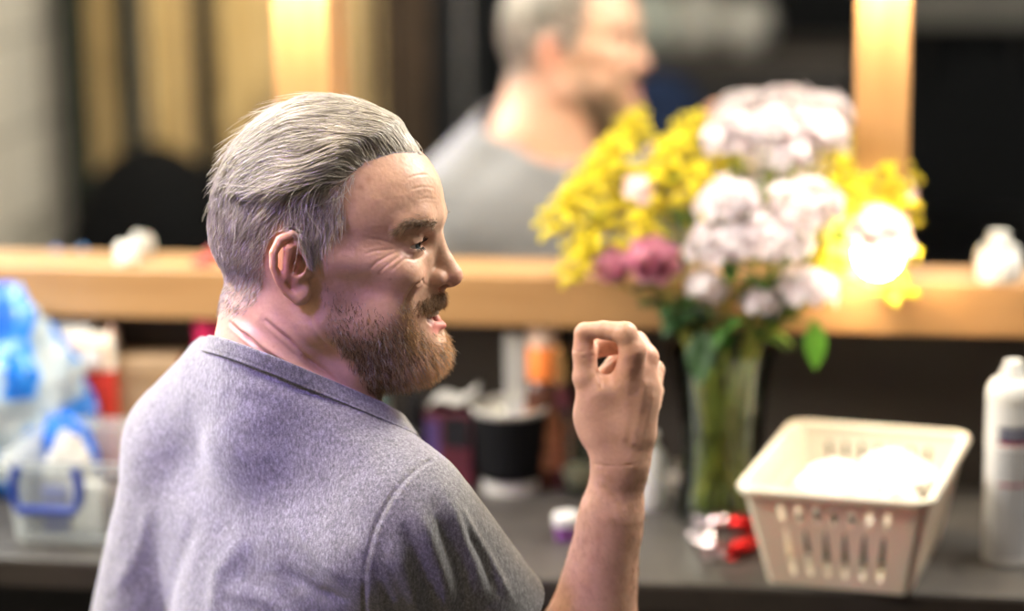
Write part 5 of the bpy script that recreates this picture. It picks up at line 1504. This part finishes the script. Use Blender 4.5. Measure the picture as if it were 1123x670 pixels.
spray(fp(838,300,-.03), 'fresh green leafy spray in the middle below the phlox heads', M_leaf, 12, (.03,.05), .009)
spray(fp(805,352,-.05), 'mid green leafy spray at the centre of the vase mouth', M_leaf, 10, (.03,.05), .010)
spray(fp(905,300,-.01), 'bright green leafy spray on the right beside the post', tr_mat('lime_leaf', (.16,.32,.03), (.30,.46,.06), 40, .4), 9, (.03,.05), .009)
spray(fp(842,182,.03), 'green leafy spray under the top phlox heads', M_leaf, 9, (.03,.05), .009)
spray(fp(862,348,-.03), 'leafy spray leaning over the right rim of the vase', M_leaf, 8, (.03,.045), .010)
# the two hanging leaves in front
r, pts = flower_root('leafy_stem', fp(893,352,-.05), 'long stem with one broad bright green leaf hanging right of the vase', 'foliage', 'leafy sprays in the vase', .0014, M_stem, 0)
local(leafmesh(.058, .0155, tr_mat('bright_green_leaf', (.10,.30,.02), (.18,.42,.04), 30, .4), r, pts[-1], (.05,-.25,-1), 0), r)
r, pts = flower_root('leafy_stem', fp(772,362,-.065), 'long stem with one broad dark green leaf hanging before the vase', 'foliage', 'leafy sprays in the vase', .0014, M_stem, 0)
local(leafmesh(.065, .021, M_dleaf, r, pts[-1], (-.05,-.3,-1), 0), r)
# ================================================================ the room behind the camera (seen in the mirror)
def vm_(px, py, yv): return mirror_y(px, py, yv, GLASS_Y)
def drape(name, label, cat, x0, x1, y, z0, z1, mat, group=None, folds=6, amp=.03, thick=.006, seed=0, rz=0, parts=None):
    """a hanging length of cloth with folds"""
    root = empty(name, ((x0+x1)/2, y, z1), label, cat, group)
    nx, nz = 60, 26; vs = []; fs = []
    for j in range(nz+1):
        for i in range(nx+1):
            u = i/nx; v = j/nz; x = x0+(x1-x0)*(u); sway = math.sin(v*2.2+seed)*.012
            yy = y + amp*(.5+.5*v)*math.sin(u*folds*2*PI+seed+v*.8) + amp*.4*math.sin(u*folds*4.7+seed*2-v*2)
            vs.append((x+sway*(1 if u > .5 else -.5), yy, z1 - (z1-z0)*v + (.012*math.sin(u*9+seed) if j == nz else 0)))
    for j in range(nz):
        for i in range(nx): fs.append((j*(nx+1)+i, j*(nx+1)+i+1, (j+1)*(nx+1)+i+1, (j+1)*(nx+1)+i))
    child(MB().add(vs, fs), 'cloth_panel', mat, root, solid=thick)
    if parts != 'none':
        hb = MB()
        for i in range(7):
            xx = x0+(x1-x0)*(i+.5)/7; hb.tube([(xx, y, z1-.01), (xx, y, z1+.03)], .006, 8)
        child(hb, 'heading_tape', mat, root)
    return root
t = NT('ochre_velvet'); n_ = t.noise(5, 5, None, .65, .8); t.color(t.ramp(n_, [(.30,(.14,.09,.035)),(.45,(.40,.27,.10)),(.7,(.52,.37,.16))])).set(Roughness=.85); t.p.inputs['Sheen Weight'].default_value = .3; M_och = t.m
M_blk = plain('black_cloth', (.012,.012,.014), .9, .2, .3, 30); M_grn = plain('black_green_cloth', (.018,.022,.016), .9, .2, .3, 30); M_brn = plain('dark_brown_cloth', (.045,.03,.02), .9, .2, .3, 20)
RY = 5.35
def rx(px): return vm_(px, 100, RY)[0]
ry = 2*GLASS_Y-RY
rail_z = 1.95
rl = empty('clothes_rail', (rx(250), ry, 0), 'long steel clothes rail carrying ochre and black cloths, seen in the mirror', 'clothes rail')
xa, xb = X0+.06, rx(520)
child(MB().tube([(xa, ry, rail_z), (xb, ry, rail_z)], .014, 16), 'top_bar', M_chr, rl)
for x in (xa+.02, xb-.02):
    child(MB().tube([(x, ry, .03), (x, ry, rail_z)], .013, 16), 'post', M_chr, rl)
    child(MB().tube([(x, ry-.24, .022), (x, ry+.24, .022)], .016, 16), 'foot', M_chr, rl)
def panel(px0, px1, mat, label, seed, z0=.28, folds=4, amp=.022, dy=0):
    a, b = sorted((rx(px0), rx(px1))); drape('cloth_hanging', label, 'hanging cloth', a, b, ry+dy, z0, rail_z-.02, mat, 'cloths hanging from the rail', folds, amp, seed=seed)
panel(84, 104, M_grn, 'narrow black-green cloth hanging at the left end of the rail, by the brick wall', 1, folds=2, dy=.05)
panel(102, 138, M_och, 'dull ochre cloth hanging second from the brick wall', 2, folds=2)
panel(134, 158, M_grn, 'narrow dark cloth hanging between the first two ochre cloths', 3, folds=2, dy=.05)
panel(156, 226, M_och, 'broad ochre cloth hanging in the middle of the left mirror', 4, folds=3)
panel(222, 243, M_blk, 'narrow black cloth hanging between two ochre cloths', 5, folds=2, dy=.05)
panel(240, 318, M_och, 'mottled ochre cloth hanging just left of the left wooden post', 6, folds=3)
panel(314, 412, M_och, 'ochre cloth hanging right of the left wooden post', 7, folds=4)
panel(408, 470, M_brn, 'dark brown cloth hanging right of the last ochre cloth', 8, folds=3)
panel(466, 530, M_blk, 'wide black cloth hanging behind the reflected head', 9, folds=3)
# dark bag in front of the cloths
c = vm_(128, 262, 4.72)
t = NT('black_nylon'); t.color(t.ramp(t.noise(12), [(.3,(.0012,.0012,.0015)),(.7,(.0025,.0025,.003))])).set(Roughness=.8); t.p.inputs['Specular IOR Level'].default_value = .08; t.bump(t.noise(14, 4), .6, .01); M_nyl = t.m
zt_ = vm_(190, 178, 4.72)[2]
sofa = empty('armchair', (c[0], c[1], 0), 'black rounded armchair before the hanging cloths, reflected in the left mirror', 'armchair')
aw = abs(vm_(320, 250, 4.72)[0]-vm_(60, 250, 4.72)[0])
Va, Qa = extract(lambda p: smin(smin(d_box(p, (0,0,30), (aw*50,36,12), 8), d_ell(p, (0,-26,zt_*100-42), (aw*46, 12, 42)), 12), smin(d_box(p, (-aw*46,0,34), (8,34,18), 7), d_box(p, (aw*46,0,34), (8,34,18), 7), 4), 6), [-aw*62,-60,5], [aw*62,60,110], 2.0)
o = np_mesh('upholstery', Va/100 + np.array([c[0], c[1], 0]), Qa, M_nyl, sofa); local(o, sofa)
for sx_ in (-1, 1):
    for sy_ in (-1, 1): child(MB().tube([(c[0]+sx_*aw*.42, c[1]+sy_*.26, 0), (c[0]+sx_*aw*.42, c[1]+sy_*.26, .19)], [.016,.022], 12), 'leg', M_glossblack, sofa)
# shelf unit with pale cloth at the back, seen to the right of the reflected face
SY = 7.0
def sp_(px, py, yv=SY): return vm_(px, py, yv)
sx0, sx1 = sp_(640,0)[0], sp_(934,0)[0]; sx2 = sp_(1123,0)[0]+.1; sy_r = 2*GLASS_Y-SY
M_tw = plain('grey_brown_laminate', (.10,.085,.075), .5); M_twd = plain('dark_grey_panel', (.035,.032,.033), .6)
zc_ = sp_(780, 62)[2]
cb = empty('side_cabinet', ((sx0+sx1)/2, sy_r-.2, 0), 'low grey-brown cabinet behind the reflected man, under pale folded clothes', 'cabinet')
child(MB().box((sx0-.1, sy_r-.45, .06), (sx1, sy_r, zc_-.03)), 'body', M_twd, cb, bevel=.004)
child(MB().box((sx0-.12, sy_r-.47, zc_-.03), (sx1+.02, sy_r+.02, zc_)), 'top_board', M_tw, cb, bevel=.003)
child(MB().box((sx0-.08, sy_r-.43, 0), (sx1-.02, sy_r-.04, .06)), 'plinth', M_twd, cb)
for i in range(3):
    w3 = (sx1-sx0+.1)/3; xx = sx0-.1+w3*i
    d = child(MB().box((xx+.006, sy_r, .08), (xx+w3-.006, sy_r+.018, zc_-.045)), 'door', M_twd, cb, bevel=.002)
    MB().tube([(xx+w3*.8, sy_r+.03, zc_-.25), (xx+w3*.8, sy_r+.03, zc_-.12)], .005, 8).build('handle', M_chr, d)
    d.matrix_parent_inverse = Matrix.Translation(-Vector(cb.location)); d.children[0].matrix_parent_inverse = Matrix.Identity(4)
for i, (px, w, hh_, lb) in enumerate(((706,.17,.20,'white folded clothes on the cabinet, leftmost pile beside the reflected face'), (762,.17,.20,'white folded clothes on the cabinet, middle pile'), (816,.15,.17,'white folded clothes on the cabinet, right pile near the flowers'))):
    cc = sp_(px, 40); lump('clothes_pile', (cc[0], sy_r-.18, zc_), (w/2, .14, hh_/2), plain('pale_mint_cloth', (.66,.72,.68), .9) if i == 0 else M_tis, lb, 'clothes', 'pale clothes on the cabinet', 40+i, .14, 2)
c = vm_(722, 110, 5.9)
nv = plain('navy_jacket_cloth', (.008,.016,.045), .85, .2, .3, 30)
ch_ = empty('chair_with_jacket', (c[0], c[1], 0), 'chair draped with a dark navy jacket, reflected beside the nose of the man', 'chair')
zt2 = vm_(715, 75, 5.9)[2]
Va, Qa = extract(lambda p: smin(d_ell(p, (0,0,zt2*100-34), (17, 7, 34)), d_box(p, (0,20,44), (20,20,3), 2.5), 6), [-40,-30,5], [40,60,130], 1.6)
local(np_mesh('jacket', Va/100 + np.array([c[0], c[1], 0]), Qa, nv, ch_), ch_)
for sx_ in (-1, 1):
    for yy in (.03, .36): child(MB().tube([(c[0]+sx_*.16, c[1]+yy, 0), (c[0]+sx_*.16, c[1]+yy, .42)], .012, 12), 'leg', M_chr, ch_)
# pale shelf high in the right mirror
q0_ = vm_(1010, 16, 2*GLASS_Y-YB); q1_ = vm_(1123, 0, 2*GLASS_Y-YB)
sh = empty('wall_shelf', ((q0_[0]+q1_[0])/2, YB, q0_[2]), 'grey wall shelf at the very top of the dark right mirror', 'shelf')
M_shg = plain('grey_shelf_board', (.34,.33,.31), .6)
child(MB().box((q0_[0]-.15, YB+.001, q0_[2]), (q1_[0]+.25, YB+.28, q0_[2]+.12)), 'shelf_board', M_shg, sh, bevel=.003)
for xx in (q0_[0], q1_[0]): child(MB().box((xx-.012, YB+.001, q0_[2]-.16), (xx+.012, YB+.20, q0_[2])), 'bracket', M_twd, sh, bevel=.002)
